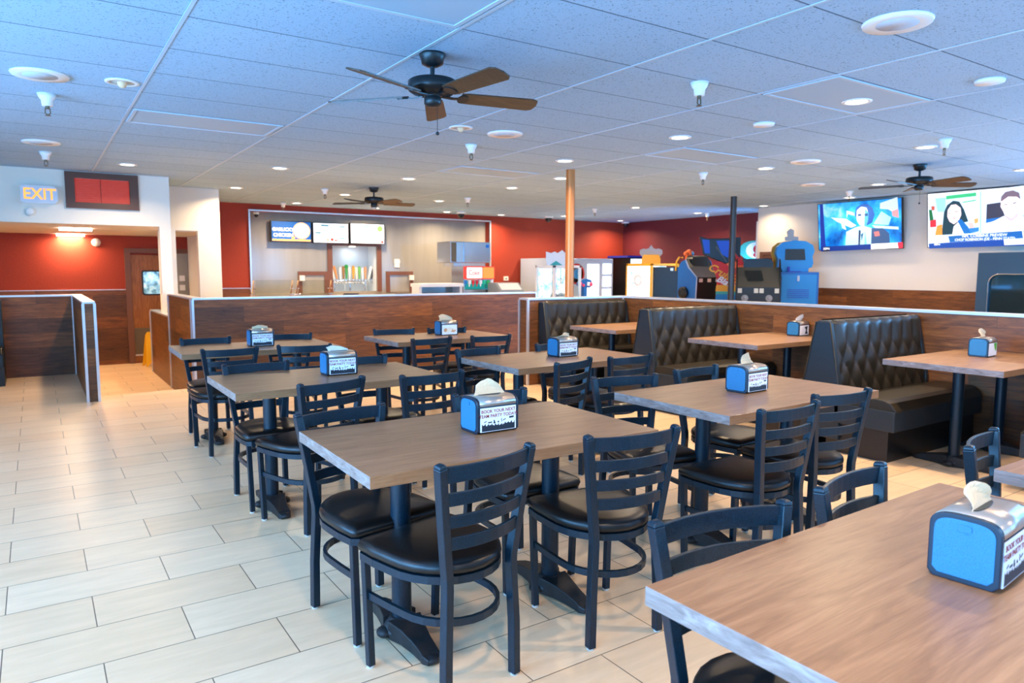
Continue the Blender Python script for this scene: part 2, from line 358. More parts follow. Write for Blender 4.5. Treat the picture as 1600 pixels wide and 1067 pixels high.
# half walls clad in wood planks, with their metal caps and corner trims
def halfwall(name, x0, y0, x1, y1, z0, z1, capname, ov=.006, cap_t=.022):
    mb = MB(); mb.box((x0, y0, z0), (x1, y1, z1))
    o = struct(name, mb, ['clad_x', 'clad_y'])
    for p in o.data.polygons:
        if abs(p.normal.x) > .5: p.material_index = 1
    mb = MB(); mb.box((x0-ov, y0-ov, z1), (x1+ov, y1+ov, z1+cap_t))
    for x, y in ((x0, y0), (x1, y0), (x0, y1), (x1, y1)): mb.box((x-.013, y-.013, z0), (x+.013, y+.013, z1))
    struct(capname, mb, 'alu')
H = 1.045
halfwall('wall_partition_back', 1.54, 9.1, 6.55, 9.22, 0, H, 'trim_6')
halfwall('wall_partition_hall', 1.54, 9.235, 1.66, 10.95, LOW, H, 'trim_7')
halfwall('wall_partition_step', 1.54, 10.97, 1.66, 12.9, LOW, .73, 'trim_8')
halfwall('wall_partition_left', .405, 8.68, .51, 11.14, LOW, H, 'trim_9')
halfwall('wall_partition_rear_left', XL, 11.16, .51, 11.28, LOW, H, 'trim_10')
halfwall('wall_partition_booths', 4.96, 7.06, 6.64, 7.24, 0, H, 'trim_11')
halfwall('wall_partition_right', 6.5, YF, 6.64, 7.04, 0, H, 'trim_12')

# ------------------------------------------------------------------ hall: door, sign, high window
Y = YB
d = MB(); d.box((1.33, Y-.05, LOW), (1.42, Y-.001, 1.77)); d.box((2.36, Y-.05, LOW), (2.45, Y-.001, 1.77)); d.box((1.42, Y-.05, 1.69), (2.36, Y-.001, 1.77))
do = struct('door_1', d, 'brown')
lf = MB(); lf.box((1.42, Y-.03, LOW+.02), (2.08, Y-.005, 1.655)); o = lf.build('door_leaf', 'doorwood', do)
lf = MB(); lf.box((1.43, Y-.036, LOW+.16), (2.07, Y-.031, .36)); lf.build('kick_plate', mat('kick_plate', (110, 100, 84), .4, .4), do)
lf = MB(); lf.box((1.43, Y-.04, LOW+.13), (2.07, Y-.031, LOW+.16)); lf.build('door_sweep', 'alu', do)
lf = MB(); T = face((0, Y-.036, 0), (1, 0, 0), (0, 0, 1)); lf.prism(rounded(1.585, .94, 1.975, 1.385, .05), 0, .008, T=T); w = lf.build('window_gasket', 'black', do)
m = M['view'] = mat('door_window_view', (150, 200, 220), .1); mp = coords(m); n = noise(m, mp.outputs[0], 9, 4)
r = ramp(m, n.outputs[0], [(.35, (60, 100, 110)), (.5, (140, 190, 210)), (.65, (215, 240, 250))]); lk(m, r.outputs[0], bsdf(m).inputs['Base Color']); lk(m, r.outputs[0], bsdf(m).inputs['Emission Color']); bsdf(m).inputs['Emission Strength'].default_value = .7
lf = MB(); T = face((0, Y-.046, 0), (1, 0, 0), (0, 0, 1)); lf.prism(rounded(1.61, .965, 1.95, 1.36, .03), 0, .004, T=T); lf.build('window_pane', 'view', w)
lf = MB(); lf.box((2.08, Y-.02, LOW), (2.36, Y-.004, 1.69)); lf.build('grey_side_panel', 'frp', do)
for z in (1.19, 1.02):
    t = MB(); t.box((2.2, Y-.06, z), (2.29, Y-.021, z+.1)); tag(t.build('switch_box', 'plastic'), 'white wall box by the hall door, %s of two' % ('upper' if z > 1.1 else 'lower'), 'wall box', 'white boxes by the hall door')
# wet floor sign
t = thing('wet_floor_sign', 'yellow folding wet floor sign standing at the foot of the hall door', 'floor sign', (1.63, 13.7, LOW), .2)
flat('yellow', (240, 180, 20))
for sgn, nm in ((-1, 'front_panel'), (1, 'rear_panel')):
    q = MB(); q.prism([(-.13, 0), (-.1, 0), (-.06, .06), (.06, .06), (.1, 0), (.13, 0), (.09, .55), (.06, .6), (-.06, .6), (-.09, .55)], -.008, .008, T=Matrix.Translation((0, sgn*.1, 0)) @ Matrix.Rotation(PI/2+sgn*.16, 4, 'X'))
    q.build(nm, 'yellow', t)
# high window with red blind in the header
T = face((.385, 10.82, 2.187), (1, 0, 0), (0, 0, 1)); q = MB(); w_, h_ = .835, .46
for a in ((0, 0, w_, .075), (0, h_-.075, w_, h_), (0, .075, .105, h_-.075), (w_-.105, .075, w_, h_-.075)): q.box((a[0], a[1], -.028), (a[2], a[3], .01), T=T)
hw = struct('window_high', q, mat('dark_brown_frame', (88, 54, 38), .4))
q = MB()
for k in range(22): z = .078+k*(h_-.155)/22; q.box((.107, z, -.02), (w_-.107, z+.0115, -.012+.004*(k % 2)), T=T)
q.build('blind', 'blind', hw)
q = MB(); q.box((w_*.47, .076, -.012), (w_*.47+.006, h_-.076, -.004), T=T); q.build('blind_cord', mat('blind_cord', (120, 30, 14), .6), hw)
# exit sign
t = thing('exit_sign', 'edge-lit EXIT sign with orange letters on the white header wall', 'exit sign', (.11, 10.85, 2.33))
q = MB(); T = face((0, 0, 0), (1, 0, 0), (0, 0, 1)); q.prism([(-.17, -.11), (.15, -.11), (.19, -.07), (.19, .07), (.15, .11), (-.17, .11), (-.2, .09), (-.2, -.09)], 0, .1, T=T); q.build('housing', mat('exit_housing', (176, 190, 205), .35, emit=.25), t)
text('EXIT', .19, 'orange', 'letters', t, face((.0, -.101, 0), (1, 0, 0), (0, 0, 1)), sx=.9, bold=.002) if flat('orange', (255, 150, 50), 1.6) else 0
q = MB(); q.lathe([(.05, 0), (.05, .03), (.035, .045), (.001, .05)], T=face((.0, 10.85, 2.12), (1, 0, 0), (0, 0, 1))); tag(q.build('notification_dome', 'plastic'), 'small round white dome under the EXIT sign', 'alarm')
q = MB(); q.lathe([(.07, 0), (.07, .03), (.04, .05), (.02, .06), (.001, .06)], T=face((.914, YB, 1.86), (1, 0, 0), (0, 0, 1))); tag(q.build('round_sounder', 'plastic'), 'small round white sounder high on the red hall wall', 'alarm')
# hall ceiling lights
for i, (px, py) in enumerate(((118, 357), (110, 366))):
    p = at(px, py, Z=1.985); q = MB(); q.box((p.x-.2, p.y-.1, 1.955), (p.x+.2, p.y+.1, 1.99)); o = q.build('hall_light', mat('hall_lamp', (255, 240, 225), emit=10))
    tag(o, 'flat bright ceiling light in the hall, %s one' % ('nearer' if i == 0 else 'farther'), 'ceiling light')
    l = bpy.data.lights.new('hall_lamp', 'AREA'); l.size = .35; l.energy = 36; l.color = (1, .72, .42); lo = bpy.data.objects.new('hall_lamp', l); C.objects.link(lo); lo.parent = o; lo.location = (p.x, p.y, 1.94)
# ------------------------------------------------------------------ ceiling equipment
def downlight(x, y, on, label, grp, e=38):
    t = thing('downlight', label, 'ceiling light', (x, y, CEIL), 0, grp)
    q = MB(); q.lathe([(.075, -.001), (.105, -.001), (.105, -.008), (.08, -.012), (.075, -.001)], 28); q.build('trim_ring', 'plastic', t)
    q = MB(); q.lathe([(.0005, -.006), (.077, -.006), (.077, -.003), (.0005, -.003)], 28); q.build('diffuser', 'lamp' if on else 'lampoff', t)
    if on:
        l = bpy.data.lights.new('lamp', 'AREA'); l.shape = 'DISK'; l.size = .14; l.energy = e; l.color = (1, .74, .47); l.spread = math.radians(150)
        o = bpy.data.objects.new('lamp', l); C.objects.link(o); o.parent = t; o.location = (0, 0, -.016)
    else:
        q = MB(); q.ball((0, 0, -.012), .03); q.build('bulb', 'napkin', t)
DL = [(5.13, 3.08, 'above the booth table nearest the camera'), (5.13, 4.82, 'above the middle booth'), (5.13, 6.58, 'just in front of the bronze pole'), (6.05, 7.85, 'beside the bronze pole, behind it'),
 (4.36, 9.08, 'over the long wood partition, right of the far fan'), (6.13, 9.17, 'beyond the partition, left of the bronze pole'), (6.2, 11.65, 'in front of the kitchen, right of the far fan'), (4.4, 11.6, 'in front of the kitchen, above the far fan'),
 (5.85, 13.75, 'close above the middle menu screen, under the far fan'), (7.5, 13.75, 'at the kitchen wall left of the dome camera'), (8.9, 13.75, 'at the right end of the kitchen recess'), (10.3, 13.2, 'by the red back wall behind the bronze pole'),
 (10.07, 10.6, 'over the arcade right of the bronze pole'), (12.1, 10.8, 'over the arcade by the red side wall'), (7.56, 3.78, 'left of the right-hand fan near a sprinkler'), (7.52, 5.65, 'between the thin dark pole and the right-hand fan'),
 (10.23, 5.75, 'in front of the left television'), (11.65, 7.04, 'tight above the left television'), (10.23, 3.93, 'at the right picture edge above the right television'), (1.0, 9.8, 'above the white header wall at left'),
 (2.6, 9.06, 'above the corner of the wood partition'), (2.65, 11.6, 'in front of the tan pier'), (4.2, 13.6, 'above the left menu screen'), (12.4, 13.6, 'in the far corner of the red walls'), (11.8, 8.88, 'above the blue game machine'),
 # behind and beside the camera the grid goes on
 ]
for x, y, l in DL: downlight(x, y, True, 'lit round recessed ceiling light '+l, 'lit recessed ceiling lights', 14 if x > 11.5 and y < 9 else 38)
for x, y in ((3.2, .9), (.7, .6), (-1.9, 5.5), (-1.9, 2.5), (.7, -1.5), (3.2, -1.5), (5.13, 1.3), (7.55, 1.3), (10.2, 1.3)): downlight(x, y, True, 'lit round recessed ceiling light outside the picture above the dining room', 'lit recessed ceiling lights out of view', 28)
downlight(.56, 5.55, False, 'unlit recessed ceiling light at left, near the round speaker', None); downlight(3.2, 5.6, False, 'unlit recessed ceiling light right of the large fan', None)
def sprinkler(x, y, label):
    t = thing('sprinkler', label, 'sprinkler', (x, y, CEIL), 0, 'ceiling sprinklers')
    q = MB(); q.lathe([(.062, 0), (.05, -.03), (.038, -.045), (.034, -.085), (.001, -.085)], 20); q.build('escutcheon', 'plastic', t)
    q = MB(); q.tube([(0, 0, -.085), (0, 0, -.105)], .014); q.sweep([(-.014, 0, -.1), (-.016, 0, -.135), (0, 0, -.15)], .008, .005, (0, 1, 0)); q.sweep([(.014, 0, -.1), (.016, 0, -.135), (0, 0, -.15)], .008, .005, (0, 1, 0)); q.lathe([(.001, -.15), (.02, -.15), (.02, -.153), (.001, -.153)], 12); q.build('sprinkler_head', mat('brass', (120, 105, 85), .35, .8), t)
for x, y, l in ((.144, 6.24, 'at left between the two round speakers'), (.17, 9.28, 'above the EXIT sign'), (3.84, 10.99, 'left of the far fan'), (3.97, 13.7, 'over the left end of the kitchen recess'), (3.72, 6.3, 'right of the large fan chain'), (6.36, 10.9, 'in front of the kitchen right of the far fan'),
                (9.6, 11.3, 'over the arcade between the two poles'), (7.23, 6.38, 'near the thin dark pole'), (3.77, 3.38, 'large one near the top centre right'), (7.27, 3.46, 'above the right-hand fan'), (10.75, 6.5, 'above the left television'), (12.3, 10.7, 'by the red arcade side wall')):
    sprinkler(x, y, 'white sprinkler head on the ceiling '+l)
for x, y, l in ((.1, 5.64, 'round white ceiling speaker at the left edge, larger one'), (.126, 8.6, 'round white ceiling speaker above the header wall'), (3.68, 5.62, 'round white ceiling speaker right of the large fan'), (3.69, 2.02, 'large round white ceiling speaker at top right'), (7.44, 5.05, 'round white ceiling speaker left of the right-hand fan'), (9.49, 6.31, 'round white ceiling speaker in front of the left television')):
    t = thing('ceiling_speaker', l, 'speaker', (x, y, CEIL), 0, 'round ceiling speakers')
    q = MB(); q.lathe([(.1, -.012), (.16, -.014), (.165, -.004), (.165, 0), (.1, 0)], 36); q.build('rim', 'plastic', t)
    q = MB(); q.lathe([(.0005, -.014), (.1, -.013), (.1, -.004), (.0005, -.004)], 36); q.build('grille', mat('speaker_grille', (190, 192, 196), .8), t)
for x, y, l in ((5.29, 2.26, 'small round white ceiling plate at upper right'), (5.25, 3.98, 'small round white ceiling plate right of centre')):
    q = MB(); q.lathe([(.09, 0), (.085, -.02), (.001, -.025)], 24); tag(q.build('smoke_detector', 'plastic', loc=(x, y, CEIL)), l, 'smoke detector')
M['vent'] = mat('vent_daylit', (155, 186, 208), .5)  # same daylight blue as the tile, put into the colour
for x, y, l in ((1.3, 6.99, 'flat ceiling return panel at left'), (1.3, 3.05, 'large flat ceiling panel at the top edge'), (5.56, 3.35, 'flat ceiling panel beside the nearest lit light'), (6.78, 5.18, 'flat ceiling panel left of the right-hand fan'), (4.95, 7.62, 'flat ceiling panel left of the bronze pole')):
    ix = round((x-.69-.61)/1.2192); x = .69+.61+1.2192*ix; iy = round((y-3.96-.305)/.6096); y = 3.96+.305+.6096*iy
    t = thing('ceiling_vent', l, 'ceiling vent', (x, y, CEIL))
    q = MB()
    for a in ((-.58, -.29, .58, -.265), (-.58, .265, .58, .29), (-.58, -.265, -.555, .265), (.555, -.265, .58, .265)): q.box((a[0], a[1], -.008), (a[2], a[3], 0))
    q.build('frame', 'tbar', t); q = MB(); q.box((-.555, -.265, -.004), (.555, .265, -.001)); q.build('panel', 'vent', t)
def dome(x, y, z, l, r=.06):
    t = thing('dome_camera', l, 'security camera', (x, y, z))
    q = MB(); q.lathe([(r*1.3, 0), (r*1.3, -.03), (r, -.045), (.001, -.045)], 20); q.build('mount', 'plastic', t)
    q = MB(); q.ball((0, 0, -.06), r); q.build('lens_dome', 'black', t)
dome(7.77, 13.6, CEIL, 'dark dome camera above the right half of the kitchen recess', .08); dome(10.06, 13.5, CEIL, 'dark dome camera above the red wall left of the bronze pole', .08)
dome(12.85, 13.9, CEIL, 'dome camera in the far corner of the red walls', .08); dome(2.42, 14.1, 1.99, 'dark dome camera at the hall ceiling', .06); dome(3.6, 14.2, 2.5, 'tiny camera at the left end of the kitchen recess', .04)

def make_fan(phase, chain, label):
    t = thing('ceiling_fan', label, 'ceiling fan', (0, 0, CEIL), 0, 'ceiling fans')
    q = MB(); q.lathe([(.075, 0), (.078, -.012), (.068, -.03), (.062, -.06), (.03, -.075), (.001, -.075)], 28); q.build('canopy', 'iron', t)
    q = MB(); q.tube([(0, 0, -.07), (0, 0, -.15)], .013); q.build('downrod', 'iron', t)
    q = MB(); q.lathe([(.02, -.14), (.05, -.145), (.13, -.15), (.143, -.16), (.145, -.20), (.14, -.212), (.12, -.222), (.09, -.232), (.045, -.238), (.045, -.245), (.05, -.25), (.05, -.285), (.035, -.3), (.001, -.302)], 36)
    for k in range(30): a = 2*PI*k/30; q.sweep([(.075*math.cos(a), .075*math.sin(a), -.236), (.12*math.cos(a), .12*math.sin(a), -.2235)], .004, .004)
    q.build('motor_housing', 'iron', t)
    for k in range(5):
        a = math.radians(phase+72*k); R = Rz(a) @ Matrix.Translation((0, 0, -.238)) @ Matrix.Rotation(math.radians(-15), 4, 'X')
        q = MB(); q.sweep([(.06, 0, .0), (.12, .0, -.006), (.16, 0, -.004)], .022, .006, T=R)
        q.prism(ell(.185, 0, .035, .045, 18), -.008, -.002, T=R); q.build('blade_iron', 'iron', t)
        q = MB(); q.prism([(.17, -.052), (.22, -.058), (.62, -.068), (.65, -.05), (.66, 0), (.65, .05), (.62, .068), (.22, .058), (.17, .052)], -.002, .006, T=R); q.build('blade', 'blade', t)
    if chain:
        q = MB(); q.tube([(.03, 0, -.3), (.03, 0, -.44)], .0015, 6); q.ball((.03, 0, -.45), .011); q.build('pull_chain', 'iron', t)
    else:
        q = MB(); q.lathe([(.04, -.3), (.045, -.32), (.001, -.34)], 20); q.build('light_cap', 'lampoff', t)
    return t
f = make_fan(-12, True, 'large dark ceiling fan with brown blades and pull chain, nearest'); f.location = (1.995, 3.82, CEIL)
f = make_fan(-6, False, 'ceiling fan far off in front of the kitchen menu screens'); f.location = (4.4, 10.39, CEIL)
f = make_fan(-35, True, 'ceiling fan on the right above the television'); f.location = (8.76, 4.43, CEIL)
# poles
q = MB(); q.tube([(0, 0, H+.024), (0, 0, CEIL)], .056, 28); tag(q.build('support_pole', 'pole', loc=(5.66, 7.14, 0)), 'round bronze steel pole rising from the booth partition', 'pole')
q = MB(); q.tube([(0, 0, 0), (0, 0, CEIL)], .052, 24); tag(q.build('support_pole', 'poledark', loc=(9.95, 8.09, 0)), 'thin dark pole in front of the arcade machines', 'pole')

# ------------------------------------------------------------------ dining tables
TH = .042; TZ = .76
def foot_base(t, x, y, L=.56):
    """column with a two-toed cast foot lying along Y"""
    q = MB(); q.tube([(x, y, .05), (x, y, TZ-TH-.012)], .038, 28); q.box((x-.11, y-.11, TZ-TH-.012), (x+.11, y+.11, TZ-TH)); q.build('column', 'frame', t)
    q = MB(); q.lathe([(.075, .012), (.08, .03), (.062, .06), (.045, .078), (.001, .078)], 24, T=Matrix.Translation((x, y, 0)))
    for s in (-1, 1):
        q.sweep([(x, y+s*.02, .04), (x, y+s*.10, .038), (x, y+s*.17, .03), (x, y+s*.235, .022), (x, y+s*(L/2-.03), .018), (x, y+s*L/2, .016)], [.14, .10, .078, .07, .072, .05], [.075, .062, .05, .038, .034, .022])
        q.ball((x, y+s*(L/2-.025), .018), .034, sc=(1, 1, .5)); q.lathe([(.014, 0), (.014, .01)], 10, T=Matrix.Translation((x, y+s*(L/2-.03), 0)))
        q.ball((x+s*.07, y, .025), .035, sc=(1, 1, .6))
    q.build('foot', 'cast', t, bevel=.008)
def table(x, y, a, label, L=1.25, Wd=.757, cols=(.27, .98), cat='table', group='wood-topped dining tables', name='dining_table'):
    """x, y: corner nearest the camera"""
    t = thing(name, label, cat, (x, y, 0), a, group)
    q = MB(); q.box((0, 0, TZ-TH), (L, Wd, TZ)); o = q.build('tabletop', ['top', 'edge'], t, bevel=.0015)
    for p in o.data.polygons:
        if abs(p.normal.x) > .5: p.material_index = 1
    for cx in cols: foot_base(t, cx, Wd/2)
    return t
rad = math.radians
TB = {'A': (.843, 2.060, -.8, 'front table of the left row, in the middle foreground, with a napkin box'), 'B': (.841, 3.854, -.25, 'second table of the left row, between the front and the back one'),
      'C': (.899, 5.861, -1.3, 'back left table in front of the wood partition corner'), 'E': (2.555, 2.060, .6, 'table right of centre, in front of the black booths'),
      'D': (2.616, 3.827, 1.3, 'second table of the middle row, in front of the corner booth'), 'F': (2.672, 5.820, 1.2, 'back table of the middle row, against the wood partition'),
      'J': (1.030, .263, 1.03, 'large near table filling the lower right corner'), 'K': (2.60, .262, 0, 'table cut by the right picture edge beside the near table')}
for k, (x, y, a, l) in TB.items(): table(x, y, rad(a), 'wood-topped '+l, L=1.25 if k != 'J' else 1.27)
for k, (y, l, col) in {'G': (2.02, 'wood-topped booth table at right with the green-printed napkin box', 0), 'H': (3.92, 'wood-topped booth table in the middle booth under the right half wall', 0), 'I': (5.74, 'wood-topped booth table in the far corner booth', 0)}.items():
    table(5.2, y, 0, l, L=1.29, Wd=.80, cols=(.30, 1.0), name='booth_table', group='booth tables')

# ------------------------------------------------------------------ ladder-back chairs
def make_chair():
    t = thing('dining_chair', '', 'chair')
    # cushion: straight front (y=+.215), round back
    out = [(-.205, .205), (-.19, .22), (.19, .22), (.205, .205), (.21, .12), (.205, .02)]
    out += [(.205*math.cos(a), .02-.235*math.sin(a)) for a in [PI*k/14 for k in range(1, 14)]] + [(-.205, .02), (-.21, .12)]
    out = out[::-1]
    q = MB(); n = len(out)
    def ring(k, z): return [(p[0]*k, (p[1])*k, z) for p in out]
    layers = [(.93, .428), (1.0, .434), (1.02, .448), (1.0, .462), (.95, .471), (.8, .476), (.5, .480), (.2, .482)]
    vs = []
    for k, z in layers: vs += ring(k, z)
    fs = [tuple(reversed(range(n)))]
    for a in range(len(layers)-1): fs += [(a*n+i, a*n+(i+1) % n, (a+1)*n+(i+1) % n, (a+1)*n+i) for i in range(n)]
    fs.append(tuple((len(layers)-1)*n+i for i in range(n))); q.add(vs, fs, 0, True); q.build('seat', 'vinyl', t)
    q = MB(); pts = [(p[0]*.955, p[1]*.955, .414) for p in out]; pts.append(pts[0]); q.sweep(pts, .022, .026); q.build('seat_frame', 'frame', t)
    for s in (-1, 1):
        q = MB(); q.sweep([(s*.155, -.205, 0.006), (s*.152, -.205, .2), (s*.142, -.2, .40), (s*.143, -.2, .44), (s*.168, -.215, .62), (s*.196, -.236, .812)], .03, .034, up=(0, 1, 0))
        q.sweep([(s*.196, -.236, .812), (s*.197, -.237, .822), (s*.1975, -.2375, .826)], [.03, .026, .014], [.034, .03, .016], up=(0, 1, 0)); q.build('back_leg', 'frame', t, bevel=.003)
        q = MB(); q.sweep([(s*.178, .185, .006), (s*.19, .19, .42)], .026, .026, up=(0, 1, 0)); q.build('leg', 'frame', t, bevel=.003)
    q = MB()
    for x, y in ((-.155, -.205), (.155, -.205), (-.178, .185), (.178, .185)): q.tube([(x, y, 0), (x, y, .008)], .015, 12)
    q.build('foot_glides', 'glide', t)
    # four bowed slats
    for z, h in ((.787, .052), (.705, .042), (.63, .040), (.556, .042)):
        f = (z-.44)/(.812-.44); hx = .143+.053*f; y0 = -.2-.036*f; n_ = 10
        pts = [(hx*(-1+2*k/n_), y0-.034*(1-(-1+2*k/n_)**2), z) for k in range(n_+1)]
        q = MB(); q.sweep(pts, .012, h); q.build('back_slat', 'frame', t, bevel=.002)
    # hoop stretcher
    q = MB(); pts = [(-.182, .185, .27), (-.18, .06, .27)] + [(-.176*math.cos(a), -.02-.19*math.sin(a), .27) for a in [PI*k/14 for k in range(0, 15)]] + [(.18, .06, .27), (.182, .185, .27)]
    q.sweep(pts, .014, .025); q.build('hoop_stretcher', 'frame', t)
    return t
CH = {'A1': (688.4, 725.2, 828, 691, 'nearest the camera, near side of the front centre table, left of two', 0),
 'A2': (923.5, 679, 1052.7, 663.6, 'at the near side of the front centre table, right of two', 0),
 'A3': (463.7, 646, 596, 627.5, 'at the far side of the front centre table, left of two', 1),
 'A4': (713, 615, 816, 604, 'behind the front centre table, its back partly hidden by the napkin box', 1),
 'B1': (468, 599.5, 567, 586, 'near side of the second left-row table, left of two', 0), 'B2': (633.8, 585, 717, 577, 'near side of the second left-row table, right of two', 0),
 'B3': (352, 569, 446, 562, 'far side of the second left-row table, left of two', 1), 'B4': (518, 559, 601, 552.5, 'far side of the second left-row table, behind its napkin box', 1),
 'C1': (316, 545, 401, 540, 'near side of the back left table, left of two', 0), 'C2': (436, 538.4, 514.4, 536, 'near side of the back left table, right of two', 0),
 'C3': (283, 528, 357.6, 524.4, 'far side of the back left table, left of two, by the partition corner', 1), 'C4': (415, 521, 486, 519, 'far side of the back left table, right of two, behind the napkin box', 1),
 'F1': (645.2, 528.5, 703.4, 524.4, 'near side of the back centre table, left of two', 0), 'F2': (739, 524, 795.3, 521, 'near side of the back centre table, right of two', 0),
 'F3': (587, 513.5, 643.4, 512, 'far side of the back centre table, left of two, against the wood wall', 1), 'F4': (669.3, 511.4, 726, 509.6, 'far side of the back centre table, mostly hidden by the napkin box', 1),
 'D1': (869, 566, 923.3, 556.5, 'near side of the table before the corner booth, left of two', 0), 'D2': (956, 556.5, 1014.7, 551, 'near side of the table before the corner booth, right of two', 0),
 'D3': (713, 545, 779.7, 539.4, 'far side of the table before the corner booth, left of two', 1), 'D4': (837, 536.3, 900, 532, 'far side of the table before the corner booth, hidden by its napkin box', 1),
 'E1': (1191, 638.5, 1275, 624.5, 'near side of the right-hand table before the booths, left of two', 0), 'E2': (1273, 615, 1358.3, 605, 'near side of the right-hand table before the booths, right of two', 0),
 'E3': (927.3, 588, 1023.5, 582.6, 'far side of the right-hand table before the booths, left of two', 1), 'E4': (1057, 576.7, 1117, 568.5, 'far side of the right-hand table before the booths, right of two', 1),
 'J3': (1026, 812, 1223.4, 780, 'far side of the large near table, left of two, tops of back showing', 1), 'J4': (1281.4, 760, 1376.3, 720, 'far side of the large near table, right of two', 1),
 'K3': (1506.4, 692, 1560.5, 670, 'at the right picture edge in front of the last booth', 1)}
proto = None
for k, (x0, y0, x1, y1, l, far) in CH.items():
    L = at(x0, y0, Z=.826); R = at(x1, y1, Z=.826); mid = (L+R)/2; a = math.atan2((R-L).y, (R-L).x)
    if k == 'K3': a = rad(12)
    a += PI if far else 0
    o = mid+Vector((-math.sin(a), math.cos(a), 0))*.237
    if proto is None: proto = c = make_chair()
    else: c = copy_tree(proto)
    c.location = (o.x, o.y, 0); c.rotation_euler = (0, 0, a); c['label'] = 'black chair '+l; c['group'] = 'black ladder-back dining chairs'

